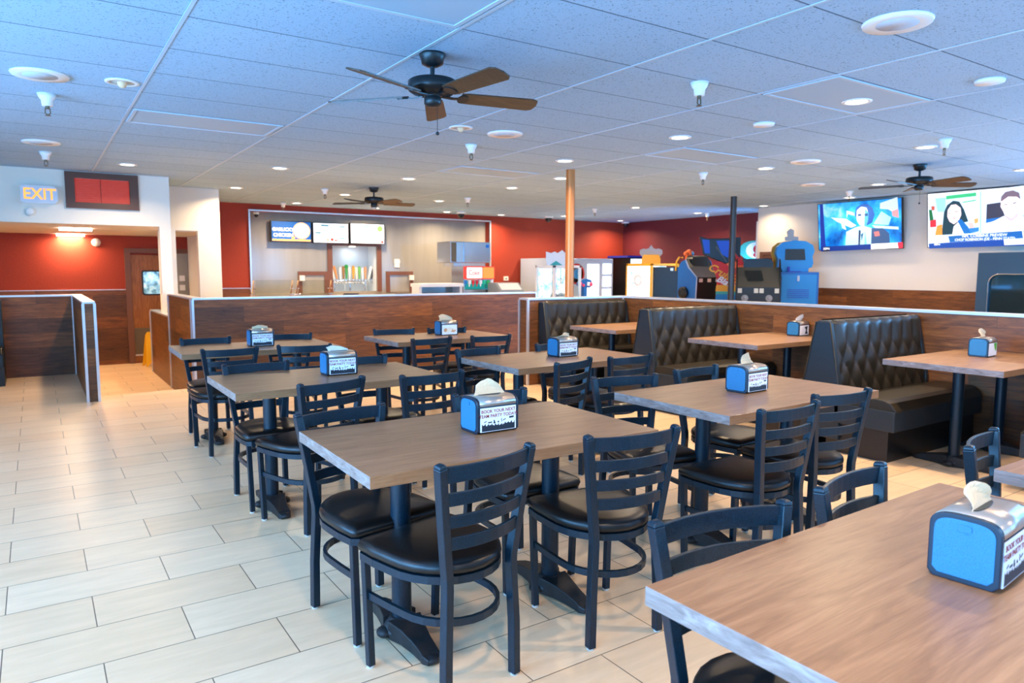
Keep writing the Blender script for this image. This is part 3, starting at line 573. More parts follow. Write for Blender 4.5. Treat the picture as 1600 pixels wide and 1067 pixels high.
# ------------------------------------------------------------------ napkin boxes
def make_dispenser(kind, seed):
    t = thing('napkin_dispenser', '', 'napkin dispenser')
    w, dp, h = .098, .068, .145     # half width (x), half depth (y)
    def prof(k, h0, h1, hw):        # side profile in (y,z)
        P = [(-hw+.012, h0), (hw-.012, h0), (hw, h0+.012), (hw, h1-.035)]
        P += [(math.copysign(hw*abs(math.cos(a))**.55, math.cos(a)), h1-.035+.035*math.sin(a)**.75) for a in [PI*j/14 for j in range(1, 14)]]
        return P + [(-hw, h1-.035), (-hw, h0+.012)]
    def ex(q, P, x0, x1, mi=0, smooth=False):
        T = Matrix(((0, 0, 1, 0), (1, 0, 0, 0), (0, 1, 0, 0), (0, 0, 0, 1))); q.prism(P, x0, x1, mi, T, smooth=smooth)
    q = MB(); ex(q, prof(0, .004, h-.004, dp-.003), -w+.008, w-.008); q.build('body', 'dispdark', t)
    for s in (-1, 1):
        q = MB(); a, b = sorted((s*(w-.012), s*w)); ex(q, prof(0, 0, h, dp), a, b); q.build('end_rim', 'dispdark', t, bevel=.003)
        q = MB(); a, b = sorted((s*w, s*(w+.0025))); ex(q, [(y*.87, .012+(z-.004)*.9) for y, z in prof(0, .004, h-.004, dp-.002)], a, b); e = q.build('end_cap', 'disp', t, bevel=.0015)
        q = MB(); q.prism(rounded(-.014, .112, .014, .126, .004), 0, .003, T=face((s*(w+.002), 0, 0), (0, s, 0), (0, 0, 1))); q.build('latch', 'disp', e)
    # metal face over the top with its slot
    q = MB(); P = prof(0, .004, h, dp); arc = [p for p in P if p[1] > h-.05]; arc = arc[:]
    vs = []; fs = []
    for x in (-w+.013, w-.013):
        for y, z in arc: vs.append((x, y*1.0, z+.001))
    n = len(arc)
    fs = [(i, i+1, n+i+1, n+i) for i in range(n-1)]; q.add(vs, fs, 0, True)
    o = q.build('steel_cover', 'dispsteel', t); so = o.modifiers.new('solid', 'SOLIDIFY'); so.thickness = .0015
    q = MB(); q.prism(ell(0, 0, .055, .012, 16), h+.0015, h+.003); q.build('slot', 'black', t)
    # kraft napkin pulled out of the slot
    rnd = random.Random(seed); nz = h+.001
    q = MB(); N = 8; hgt = (.03, .06, .05, .065, .035)[seed % 5]; wid = (.066, .075, .06, .055, .055)[seed % 5]; vs = []
    for j in range(5):
        f = j/4
        for i in range(N+1):
            u = -1+2*i/N
            vs.append((u*wid*(1-.35*f*(seed % 2))+.012*f*((seed % 3)-1), .016*math.sin(f*2.2+u*2+seed)*f+.012*f*((seed+1) % 3-1), nz+hgt*f*(1-.45*abs(u-.3*((seed % 3)-1))**1.5)+.004*rnd.random()*f))
    q.add(vs, [(j*(N+1)+i, j*(N+1)+i+1, (j+1)*(N+1)+i+1, (j+1)*(N+1)+i) for j in range(4) for i in range(N)], 0, False)
    o = q.build('napkin', 'napkin' if seed % 4 else 'napkinw', t); so = o.modifiers.new('solid', 'SOLIDIFY'); so.thickness = .0012
    # card in the front and back windows
    for s in (-1, 1):
        T = face((0, s*(dp+.0015), .058), (-s, 0, 0), (0, 0, 1)); q = MB(); q.box((-w+.014, -.049, -.003), (w-.014, .047, 0), T=T); card = q.build('label_card', 'label', t)
        if s == 1 and kind != 'party': continue
        if kind == 'party':
            text('BOOK YOUR NEXT', .0185, 'inkred', 'lettering', card, T @ Matrix.Translation((0, .032, .0004)), .0002, bold=.0003)
            text('TEAM PARTY TODAY!', .0185, 'inkred', 'lettering', card, T @ Matrix.Translation((0, .013, .0004)), .0002, bold=.0003)
            q = MB(); pts = [(-.078, -.047)]; r2 = random.Random(3)
            for i in range(41): pts.append((-.078+.156*i/40, -.030+.006*r2.random()+(.007 if i % 4 == 0 else 0)+.006*abs(i-20)/20))
            pts.append((.078, -.047))
            for i in range(1, 41): a, b = pts[i], pts[i+1]; q.add([(a[0], -.047, .0005), (b[0], -.047, .0005), (b[0], b[1], .0005), (a[0], a[1], .0005)], [(0, 1, 2, 3)], T=T)
            for x, y, ww, hh, an in ((-.062, -.008, .012, .003, .4), (-.04, -.012, .018, .0045, .05), (-.02, -.01, .005, .012, .2), (-.019, -.015, .008, .006, 0), (-.001, -.013, .006, .006, .6), (.015, -.008, .0025, .014, .1), (.028, -.007, .014, .003, .4), (.062, .0, .022, .007, .05)):
                q.box((-ww/2, -hh/2, .0003), (ww/2, hh/2, .0008), T=T @ Matrix.Translation((x, y, 0)) @ Rz(an))
            q.build('crowd_print', 'inkdark', card)
        elif kind == 'food':
            flat('foodorange', (226, 160, 100)); flat('foodpale', (250, 225, 190))
            q = MB()
            for x, y, rx, ry, mi in ((-.045, -.005, .022, .02, 0), (0, 0, .03, .022, 1), (.04, -.01, .032, .018, 0), (.0, .01, .02, .012, 0), (.05, 0, .015, .01, 1), (-.02, -.02, .02, .01, 1)): q.prism(ell(x, y, rx, ry), .0002, .0006+.0003*mi+.0002*abs(x)*10, mi, T=T)
            q.build('food_print', ['foodorange', 'foodpale'], card)
        elif kind == 'green':
            q = MB(); q.prism([(.015, .046), (.078, .046), (.075, .0), (.055, -.02), (.03, .012)], .0002, .0007, T=T); q.build('leaf_print', 'green', card)
        else:
            q = MB(); q.prism([(.0, .03), (.06, .04), (.05, -.01), (.07, -.04), (.01, -.04), (.03, .0)], .0002, .0007, T=T); q.build('photo_print', 'inkdark', card)
    return t
for k, (x, y, a, kind, seed, l) in {'A': (1.415+.1, 2.359+.068, 0, 'party', 1, 'on the front centre table'), 'B': (1.552, 4.262, 0, 'party', 0, 'on the second table of the left row'), 'C': (1.577, 6.215, 0, 'party', 10, 'on the back left table'),
        'D': (3.308, 4.245, .03, 'party', 5, 'on the table before the corner booth'), 'E': (3.185, 2.462, .06, 'party', 3, 'on the right-hand table before the booths'), 'F': (3.407, 6.272, 0, 'food', 6, 'with a food photo, on the back table of the middle row'),
        'J': (1.672, .672, .10, 'party', 7, 'largest, on the near table at lower right'), 'G': (6.03, 2.50, .1, 'green', 2+11, 'with a green print, on the right-hand booth table'), 'H': (6.37, 4.33, .1, 'photo', 8, 'on the middle booth table by the half wall'), 'I': (6.35, 6.1, 0, 'photo', 13, 'on the far corner booth table, only its napkin tip showing')}.items():
    d = make_dispenser(kind, seed); d.location = (x, y, TZ); d.rotation_euler = (0, 0, a); d['label'] = 'blue-black napkin dispenser '+l; d['group'] = 'napkin dispensers on the tables'

# ------------------------------------------------------------------ booths
def tuft_panel(q, x0, x1, z0, z1, yb0, yb1, sgn):
    """deep-buttoned back; the surface bulges towards sgn*Y, leaning from yb0 (bottom) to yb1 (top)"""
    p = .165; qh = .14; zt = z1-.17; nx = int((x1-x0)/.0185); nz = int((z1-z0)/.0185); vs = []
    for j in range(nz+1):
        z = z0+(z1-z0)*j/nz
        for i in range(nx+1):
            x = x0+(x1-x0)*i/nx; u = (x-x0)/p; v = (z-zt)/(2*qh)
            vv = min(v, 0)
            s = abs(math.sin(PI*(u+vv)))*abs(math.sin(PI*(u-vv)))
            h = .038*s**.42
            if v > 0: e = (z-zt)/(z1-zt); h = h*(1-.75*e)+.038*.75*e
            ed = min(1, (x-x0)/.02, (x1-x)/.02); h *= .3+.7*ed
            if z > z1-.04: h *= math.sqrt(max(0, 1-((z-z1+.04)/.04)**2))*.9+.1
            f = (z-z0)/(z1-z0); vs.append((x, yb0+(yb1-yb0)*f+sgn*h, z))
    n = nx+1
    q.add(vs, [((j*n+i, j*n+i+1, (j+1)*n+i+1, (j+1)*n+i) if sgn < 0 else (j*n+i, (j+1)*n+i, (j+1)*n+i+1, j*n+i+1)) for j in range(nz) for i in range(nx)], 0, True)
def booth(cy, sides, label, name='double_booth_bench', X0=5.12, X1=6.485, ztop=1.02):
    t = thing(name, label, 'booth bench', (0, cy, 0), 0, 'black tufted booth benches')
    EX = Matrix(((0, 0, 1, 0), (1, 0, 0, 0), (0, 1, 0, 0), (0, 0, 0, 1)))
    lo = .165 if -1 in sides else .03; hi = .165 if 1 in sides else .03
    prof = [(-lo, .1), (hi, .1), (hi-.005, .5), (.06 if 1 in sides else .03, ztop-.02), (.045 if 1 in sides else .02, ztop), (-.045 if -1 in sides else -.02, ztop), (-.06 if -1 in sides else -.03, ztop-.02), (-lo+.005, .5)]
    q = MB(); q.prism(prof, X0, X0+.045, T=EX); q.prism(prof, X1-.045, X1, T=EX); q.prism([(y*.8, z-.01) for y, z in prof], X0+.04, X1-.04, T=EX); q.build('end_panel', 'boothside', t, bevel=.006)
    q = MB(); q.tube([(X0-.002, -lo+.004, .47), (X0-.002, -.06 if -1 in sides else -.03, ztop-.012), (X0-.002, .06 if 1 in sides else .03, ztop-.012), (X0-.002, hi-.004, .47)], .006, 8); q.build('piping', 'booth', t)
    for s in sides:
        q = MB(); tuft_panel(q, X0+.045, X1-.03, .44, ztop+.008, s*.135, s*.04, s); q.box((X0+.045, min(0, s*.045), ztop-.05), (X1-.03, max(0, s*.045), ztop)); q.build('tufted_back', 'booth', t)
        a, b = sorted((s*.12, s*.60))
        q = MB(); yy0, yy1 = (a, b); nb = 10; P = []
        # crowned cushion profile in (y, z)
        for k in range(nb+1): f = k/nb; P.append((a+(b-a)*f, .395+.068*(1-(2*f-1)**6)))
        P = [(a, .38)]+P+[(b, .38)]; q.prism(P[::-1], X0+.01, X1-.01, T=EX); q.build('seat_cushion', 'booth', t, bevel=.012)
        a, b = sorted((s*.12, s*.595)); q = MB(); q.box((X0, a, .235), (X1, b, .388)); q.build('seat_box', 'boothside', t, bevel=.008)
        a, b = sorted((s*.05, s*.54)); q = MB(); q.box((X0+.03, a, 0), (X1, b, .235)); q.build('plinth', 'black', t)
    return t
booth(7.055-.035, (-1,), 'black tufted booth bench backed against the far half wall', 'booth_bench')
booth(5.24, (-1, 1), 'black tufted double booth between the far corner table and the middle booth table')
booth(3.26, (-1, 1), 'black tufted double booth nearest to the camera, left of the green-print napkin box')
booth(1.28, (1,), 'black booth bench mostly outside the right picture edge', 'booth_bench')
t = booth(0, (-1,), 'black booth bench at the left picture edge by the low wood wall', 'booth_bench', X0=-1.75, X1=-.36); t.location = (0, 10.95, 0)

# ------------------------------------------------------------------ kitchen front
def onback(px, py, Y=YB+.18): return at(px, py, Y=Y)
def rect(px0, py0, px1, py1, Y): a = at(px0, py0, Y=Y); b = at(px1, py1, Y=Y); return a.x, b.x, min(a.z, b.z), max(a.z, b.z)
# menu screens
def screen(x0, x1, z0, z1, Y, label, bg, draw):
    t = thing('menu_screen', label, 'menu screen', ((x0+x1)/2, Y, (z0+z1)/2), 0, 'menu screens over the counter')
    w, h = (x1-x0)/2, (z1-z0)/2; q = MB(); q.box((-w, -.02, -h), (w, .05, h)); q.build('bezel', 'black', t)
    T = face((0, -.021, 0), (1, 0, 0), (0, 0, 1)); q = MB(); q.box((-w+.015, -h+.015, -.0005), (w-.015, h-.015, .001), T=T); s = q.build('display', bg, t)
    draw(s, T, w, h); return t
flat('scrblue', (10, 85, 160), .7); flat('scrwhite', (238, 244, 250), .85); flat('inkwhite', (255, 255, 255), .7); flat('scrteal', (60, 130, 150), .7); flat('scrorange', (250, 170, 90), 1); flat('scrpizza', (250, 240, 215), 1.1)
flat('scrgreen', (120, 190, 90), .9); flat('scrred', (200, 60, 50), .8); flat('scrgrey', (170, 190, 200), .8); flat('scrbrown', (190, 140, 90), .8)
def d1(s, T, w, h):
    text('GARLICKY', .09, 'inkwhite', 'lettering', s, T @ Matrix.Translation((-.165, .035, .003)), bold=.003); text('CHICKEN', .09, 'inkwhite', 'lettering', s, T @ Matrix.Translation((-.165, -.075, .003)), bold=.003)
    q = MB(); q.prism(ell(w-.20, .02, .175, .165, 28), .001, .003, 1, T); q.prism(ell(w-.20, .02, .158, .148, 28), .001, .0035, 0, T); r2 = random.Random(5)
    for k in range(26): a = r2.random()*6.28; r = r2.random()**.5*.13; q.prism(ell(w-.2+r*math.cos(a), .02+r*math.sin(a), .007+.008*r2.random(), .006, 8), .001, .0042, 2, T)
    q.box((-w+.02, -h+.02, .001), (w-.02, -h+.055, .003), 1, T); q.prism(ell(.03, -.12, .035, .03), .001, .004, 1, T); q.build('pizza_picture', ['scrpizza', 'scrorange', 'scrgrey'], s)
def d2(s, T, w, h):
    q = MB()
    for x, y, a, b, mi in ((-.13, h-.06, .16, .03, 0), (w-.14, h-.075, .13, .022, 0), (w-.14, -.1, .13, .022, 0), (-.27, .0, .12, .025, 0)): q.box((x-a/2, y-b/2, .001), (x+a/2, y+b/2, .003), mi, T)
    for k in range(9): q.box((-w+.06, h-.11-k*.03, .001), (-w+.06+.2, h-.105-k*.03, .002), 1, T); q.box((w-.24, h-.11-k*.03, .001), (w-.06, h-.105-k*.03, .002), 1, T)
    q.prism(ell(.02, -.13, .03, .03), .001, .004, 2, T); q.prism(ell(-.07, -.14, .035, .018), .001, .004, 3, T); q.prism(ell(.1, -.145, .035, .016), .001, .004, 2, T)
    q.build('menu_lines', ['scrteal', 'scrgrey', 'scrred', 'scrbrown'], s)
def d3(s, T, w, h):
    q = MB(); q.box((-.1, h-.07, .001), (.08, h-.045, .003), 0, T); q.prism(ell(w-.11, h-.105, .065, .065, 10), .001, .003, 2, T); q.box((.12, -h+.03, .001), (w-.13, -h+.05, .003), 3, T); q.prism(ell(w-.06, -h+.05, .03, .03), .001, .003, 4, T)
    for k in range(10): q.box((-w+.05, h-.13-k*.024, .001), (w-.2, h-.126-k*.024, .002), 1, T)
    q.build('menu_lines', ['scrteal', 'scrgrey', 'scrgreen', 'scrorange', 'scrred'], s)
yk = YB+.07
for a, b, lab, bg, dr in (((422, 344), (487, 379), 'blue menu screen advertising garlicky chicken, left of three', 'scrblue', d1), ((487.5, 347), (545, 381), 'white menu screen, middle of three', 'scrwhite', d2), ((546, 348), (601, 382), 'white menu screen with a green seal, right of three', 'scrwhite', d3)):
    p, q_ = at(*a, Y=yk), at(*b, Y=yk); screen(p.x+.005, q_.x-.005, q_.z, p.z, yk, lab, bg, dr)
# beer tap niche
KY = YB+.18
p, q_ = at(519, 383, Y=KY), at(596, 460, Y=KY); nx0, nx1, nz1 = 5.16, 6.15, 1.9
mb = MB(); mb.box((nx0-.1, KY-.03, .94), (nx0, KY-.001, nz1+.08)); mb.box((nx1, KY-.03, .94), (nx1+.1, KY-.001, nz1+.08)); mb.box((nx0, KY-.03, nz1), (nx1, KY-.001, nz1+.08)); struct('trim_13', mb, 'brown')
M['nich'] = mat('niche_lining', (205, 212, 215), .35)
mb = MB(); mb.box((nx0-.02, KY+.5, .9), (nx1+.02, KY+.53, 1.93)); mb.box((nx0-.04, KY+.041, .9), (nx0-.001, KY+.5, 1.93)); mb.box((nx1+.001, KY+.041, .9), (nx1+.04, KY+.5, 1.93)); mb.box((nx0-.04, KY+.041, 1.905), (nx1+.04, KY+.5, 1.94)); mb.box((nx0-.04, KY+.041, .9), (nx1+.04, KY+.5, .93)); struct('wall_niche', mb, 'nich')
t = thing('niche_light', 'bright spotlight in the ceiling of the beer tap niche', 'ceiling light', (5.7, KY+.25, 1.9)); q = MB(); q.lathe([(.001, -.012), (.06, -.01), (.06, 0), (.001, 0)], 20); q.build('lens', 'lamp', t)
l = bpy.data.lights.new('niche_lamp', 'AREA'); l.size = .15; l.energy = 2.2; l.color = (.75, .88, 1); o = bpy.data.objects.new('niche_lamp', l); C.objects.link(o); o.parent = t; o.location = (0, 0, -.03)
t = thing('beer_tower', 'chrome beer tap rail in the lit niche', 'beer tap rail', (0, 0, 0)); q = MB(); q.tube([(5.2, KY+.3, 1.15), (6.1, KY+.3, 1.15)], .03, 12); q.build('rail', 'chrome', t); q = MB()
for x in (5.3, 5.65, 6.0): q.tube([(x, KY+.3, .93), (x, KY+.3, 1.15)], .025, 12)
q.build('posts', 'chrome', t)
tapc = [(225, 60, 60), (245, 245, 240), (220, 150, 90), (240, 240, 235), (150, 110, 60), (60, 150, 80), (235, 235, 230), (230, 160, 50), (240, 230, 210), (110, 180, 90), (245, 245, 245), (210, 150, 110), (235, 235, 235), (60, 60, 60)]
names = ['red', 'plain white', 'tan', 'white and slim', 'brown', 'green-topped', 'cream', 'orange', 'pale', 'light green', 'bright white', 'salmon', 'white tapering', 'dark tilted']
for i, c in enumerate(tapc):
    x = 5.215+i*.068+(.02 if i > 6 else 0); t = thing('tap_handle', names[i]+' beer tap handle in the niche, number %d from the left' % (i+1) if False else names[i]+' beer tap handle in the lit niche', 'beer tap', (x, KY+.27, 1.16), 0, 'beer taps in the niche')
    h = .24+.05*((i*7) % 5)/4; lean = (.25 if i < 3 else -.25 if i > 11 else 0)
    q = MB(); q.tube([(0, -.01, .0), (0, -.07, .0), (0, -.075, -.06)], .01, 8); q.tube([(0, -.03, 0), (0, -.03, .04)], .009, 8); q.build('faucet', 'chrome', t)
    T = Matrix.Translation((0, -.03, .04)) @ Matrix.Rotation(-lean, 4, 'Y'); q = MB(); q.prism([(-.012, 0), (.012, 0), (.027, h*.75), (.02, h), (-.02, h), (-.027, h*.75)], -.012, .012, T=T @ Matrix.Rotation(PI/2, 4, 'X')); q.build('handle', flat('tap%d' % i, c), t)
    if i == 5: q = MB(); q.ball((0, -.03, h+.07), .045, sc=(1, .4, 1)); q.build('round_badge', flat('tapg', (20, 140, 60)), t)
# two framed hatches
for i, (a, b, c) in enumerate((((465, 424), (513, 465), 'left'), ((603, 424), (645, 465), 'right'))):
    p, q_ = at(*a, Y=KY), at(*b, Y=KY); t = thing('pass_through_hatch', 'brown framed hatch in the grey kitchen wall, %s of the beer taps' % c, 'hatch', (p.x, KY, .92)); w_ = q_.x-p.x; h_ = p.z-.92
    q = MB(); q.box((0, -.03, 0), (.08, -.001, h_)); q.box((w_-.08, -.03, 0), (w_, -.001, h_)); q.box((.08, -.03, h_-.08), (w_-.08, -.001, h_)); q.build('frame', 'brown', t)
    q = MB(); q.box((.08, -.01, 0), (w_-.08, -.001, h_-.08)); q.build('hatch_panel', 'frp', t)
    x = .02 if i == 0 else w_-.1; q = MB(); q.box((x, -.08, h_-.19), (x+.1, -.031, h_-.08)); tag(q.build('wall_control_box', 'plastic', loc=(p.x, KY, .92)), 'small white box on the frame of the %s hatch' % c, 'wall box')
q = MB(); p = at(620, 412, Y=KY); q.box((-.06, -.02, -.08), (.06, -.001, .1)); q.prism(ell(0, .04, .07, .06), .02, .025, T=face((0, 0, 0), (1, 0, 0), (0, 0, 1))); tag(q.build('wall_plaque', 'plastic', loc=p), 'white emblem plate above the right hatch', 'plaque')
# counter with sneeze guards, registers, warmer
mb = MB(); mb.box((2.9, 11.2, 0), (8.0, 11.9, .93)); tag(mb.build('service_counter', 'clad_x'), 'long service counter behind the wood partition', 'counter')
def guard(xa, xb, label):
    a, b = at(xa, 438, Y=11.4), at(xb, 438, Y=11.4); t = thing('sneeze_guard', label, 'glass guard', (a.x, 11.4, .935), 0, 'glass guards on the counter'); w_ = b.x-a.x; hh = a.z-.93
    q = MB(); q.box((.03, 0, .02), (w_-.03, .008, hh)); o = q.build('glass_pane', 'glass', t); o.rotation_euler = (rad(12), 0, 0); o.location = (0, -.02, 0)
    for s, x in ((-1, 0), (1, w_)): q = MB(); q.tube([(x, .1, .012), (x, .0, hh*.5), (x, -.1+.03, hh)], .012, 8); q.tube([(x-.04, 0, hh*.55), (x+.04, 0, hh*.55)], .008, 8); q.tube([(x-.04, -.03, hh*.25), (x+.04, -.03, hh*.25)], .008, 8); q.build('bracket', 'chrome', t)
guard(394, 455, 'clear glass sneeze guard at the left end of the counter'); guard(463.5, 515, 'clear glass sneeze guard in front of the left hatch')
for xa, l in ((538, 'flat dark monitor top in front of the beer taps'), (618, 'flat dark monitor top in front of the right hatch')):
    p = at(xa, 459, Y=11.6); t = thing('register', l, 'cash register', (p.x, 11.6, .93)); q = MB(); q.box((.0, 0, p.z-.93-.03), (.26, .04, p.z-.93+.005)); q.build('display', 'black', t); q = MB(); q.box((.08, .0, 0), (.18, .1, p.z-.93-.03)); q.build('stand', 'black', t)
a, b = at(651, 443, Y=11.5), at(718, 448, Y=11.5); t = thing('food_warmer', 'white open food warmer shelf on the counter', 'food warmer', (a.x, 11.5, .93)); w_ = b.x-a.x; hh = a.z-.93
q = MB(); q.box((0, -.15, hh-.06), (w_, .25, hh)); q.build('canopy', 'plastic', t)
for x in (0, w_-.05): q = MB(); q.box((x, -.1, 0), (x+.05, .2, hh-.06)); q.build('side', 'plastic', t)
q = MB(); q.box((.05, .18, 0), (w_-.05, .2, hh-.06)); q.build('back', 'frp', t)
# soda machine and ice maker
mb = MB(); mb.box((6.7, 12.2, 0), (9.2, 13.5, .93)); tag(mb.build('drink_counter', 'clad_x'), 'counter carrying the soda machine', 'counter')
SY = 12.85; a, b = at(724, 416, Y=SY), at(771, 436, Y=SY); x0, x1 = a.x, b.x; z1 = a.z; zm = b.z; zb = .93
t = thing('soda_machine', 'soda fountain with red and orange lit sign panel and a row of nozzles', 'soda machine', (x0, SY, zb)); w_ = x1-x0
q = MB(); q.box((0, 0, 0), (.03, .5, z1-zb)); q.box((w_-.03, 0, 0), (w_, .5, z1-zb)); q.box((.03, .3, 0), (w_-.03, .5, z1-zb)); q.box((.03, 0, 0), (w_-.03, .3, .06)); q.build('cabinet', 'steel', t)
q = MB(); T = face((0, -.001, 0), (1, 0, 0), (0, 0, 1)); q.prism(rounded(.0, zm-zb, w_, z1-zb, .03), 0, .05, T=T); s = q.build('sign_panel', flat('cokered', (225, 60, 45), .8), t)
q = MB(); q.prism(rounded(w_*.6, zm-zb+.02, w_-.02, z1-zb-.02, .01), .05, .052, T=T); q.build('orange_panel', flat('fanta', (245, 140, 60), .9), s)
q = MB(); q.prism(rounded(.05, zm-zb+.02, w_*.58, z1-zb-.02, .02), .05, .051, 0, T=T); q.build('white_panel', flat('sodawhite', (245, 225, 220), .8), s)
text('Coke', .15, 'cokered', 'lettering', s, T @ Matrix.Translation((w_*.31, (zm+z1)/2-zb, .053)), sx=.8)
cols = [(40, 120, 200), (240, 240, 240), (220, 40, 50), (200, 30, 60), (245, 245, 245), (40, 190, 160), (40, 180, 90), (235, 235, 235)]
for i in range(8): q = MB(); x = .05+i*(w_-.1)/7; q.box((x-.02, -.03, zm-zb-.1), (x+.02, .02, zm-zb-.02)); q.tube([(x, .0, zm-zb-.1), (x, .0, zm-zb-.15)], .012, 8); q.build('nozzle', flat('noz%d' % i, cols[i], .3), t)
q = MB(); q.box((.04, .29, .07), (w_-.04, .299, zm-zb-.04)); q.build('splash_back', flat('teal', (30, 180, 170), .5), t)
a, b = at(704, 377, Y=SY+.1), at(766, 411, Y=SY+.1); t = thing('ice_maker', 'stainless steel ice machine above the soda fountain', 'ice machine', (a.x, SY+.1, b.z)); w_, h_ = b.x-a.x, a.z-b.z
q = MB(); q.box((0, 0, 0), (w_, .6, h_)); q.build('casing', 'steel', t, bevel=.01); q = MB(); q.box((w_*.32, -.02, .02), (w_-.01, -.001, h_-.01)); q.build('front_door', mat('brushed_steel', (190, 196, 205), .18, 1), t)
q = MB(); q.box((.01, -.006, .02), (w_*.14, -.001, h_-.02)); q.build('vent_grille', mat('vent_brown', (110, 98, 76), .5), t); q = MB(); q.box((w_-.12, -.024, h_-.12), (w_-.05, -.021, h_-.05)); q.build('sticker', 'scrblue', t)
q = MB(); q.box((.1, .05, z1-b.z+.001), (w_-.1, .5, -.001)); q.build('base', 'steel', t)
p = at(714, 430, Y=KY-.02); q = MB(); T = face(p, (1, 0, 0), (0, 0, 1)); q.prism(ell(0, 0, .085, .17, 28), -.01, .0, T=T); o = tag(q.build('wall_sign', 'cokered'), 'red oval soda sign on the grey wall left of the soda fountain', 'sign'); text('Coke', .11, 'inkwhite', 'lettering', o, T @ Matrix.Translation((0, 0, .001)), sx=.7)
p = at(790, 435, Y=YB); q = MB(); q.box((-.06, -.03, -.05), (.06, 0, .05)); q.box((-.02, -.034, -.02), (.02, -.03, .01), 1); tag(q.build('thermostat', ['plastic', 'inkdark'], loc=p), 'small white thermostat on the red wall behind the display case', 'thermostat')
a, b = at(782, 442, Y=12.3), at(813, 460, Y=12.3); 
t = thing('display_case', 'slanted grey lit display case right of the soda fountain', 'display case', (a.x, 12.3, .93)); w_ = b.x-a.x; hh = a.z-.93
q = MB(); EX = Matrix(((0, 0, 1, 0), (1, 0, 0, 0), (0, 1, 0, 0), (0, 0, 0, 1))); q.prism([(0, 0), (.5, 0), (.5, hh), (.2, hh), (0, .05)], 0, w_+.1, T=EX); q.build('case', mat('grey_case', (150, 160, 165), .3), t, bevel=.01)
n_ = Vector((0, -(hh-.05), .2)).normalized(); q = MB(); q.box((.05, .03, 0), (w_+.05, math.hypot(hh-.05, .2)-.02, .004), T=face((0, 0, .05), (1, 0, 0), (0, .2, hh-.05))); q.build('lit_window', flat('case_lit', (225, 205, 195), .5), t)

# ------------------------------------------------------------------ televisions on the right wall
EXT = Matrix(((0, 0, 1, 0), (1, 0, 0, 0), (0, 1, 0, 0), (0, 0, 0, 1)))
def tv(yc, zc, w, h, label, bg):
    t = thing('television', label, 'television', (12.02, yc, zc), 0, None); tl = rad(7)
    T = face((0, 0, 0), (0, -1, 0), (-math.sin(tl), 0, math.cos(tl)))
    q = MB(); q.box((-w/2, -h/2, -.05), (w/2, h/2, 0), T=T); q.build('bezel', 'black', t)
    q = MB(); q.box((-w/2+.012, -h/2+.012, -.001), (w/2-.012, h/2-.012, .001), T=T); s = q.build('display', bg, t)
    q = MB(); q.box((-.2, -.15, -.17), (.2, .15, -.05), T=T); q.build('wall_mount', 'black', t); return t, s, T
def art(s, T, polys, name='picture'):
    """flat coloured shapes of a broadcast picture, each a hair in front of the last"""
    q = MB(); mats = []
    for i, (pts, rgb) in enumerate(polys):
        k = 'tv_%d_%d_%d' % rgb
        if k not in M: flat(k, rgb, .72)
        if k not in mats: mats.append(k)
        z = .0014+.00012*i; q.add([(x, y, z) for x, y in pts], [tuple(range(len(pts)))], mats.index(k), False, T)
    return q.build(name, mats, s)
m = M['tvblue'] = mat('tv_blue_backdrop', (30, 150, 225), .2); mp = coords(m, (1, 1.4, 1.4)); n = noise(m, mp.outputs[0], 1.8, 4, .55, .3)
r = ramp(m, n.outputs[0], [(.3, (10, 60, 140)), (.45, (20, 130, 215)), (.6, (60, 185, 240)), (.75, (180, 225, 240))]); lk(m, r.outputs[0], bsdf(m).inputs['Base Color']); lk(m, r.outputs[0], bsdf(m).inputs['Emission Color']); bsdf(m).inputs['Emission Strength'].default_value = .7
def U(pts, x0, y0, sx, sy): return [((x-x0)*sx, (y0-y)*sy) for x, y in pts]
t, s, T = tv(7.08, 2.2, 1.53, .85, 'television at left showing a man in a light suit on a blue picture', 'tvblue')
K = lambda pts: U(pts, 745, 510, 1.5/1270, .82/720)
W1 = (150, 215, 235)
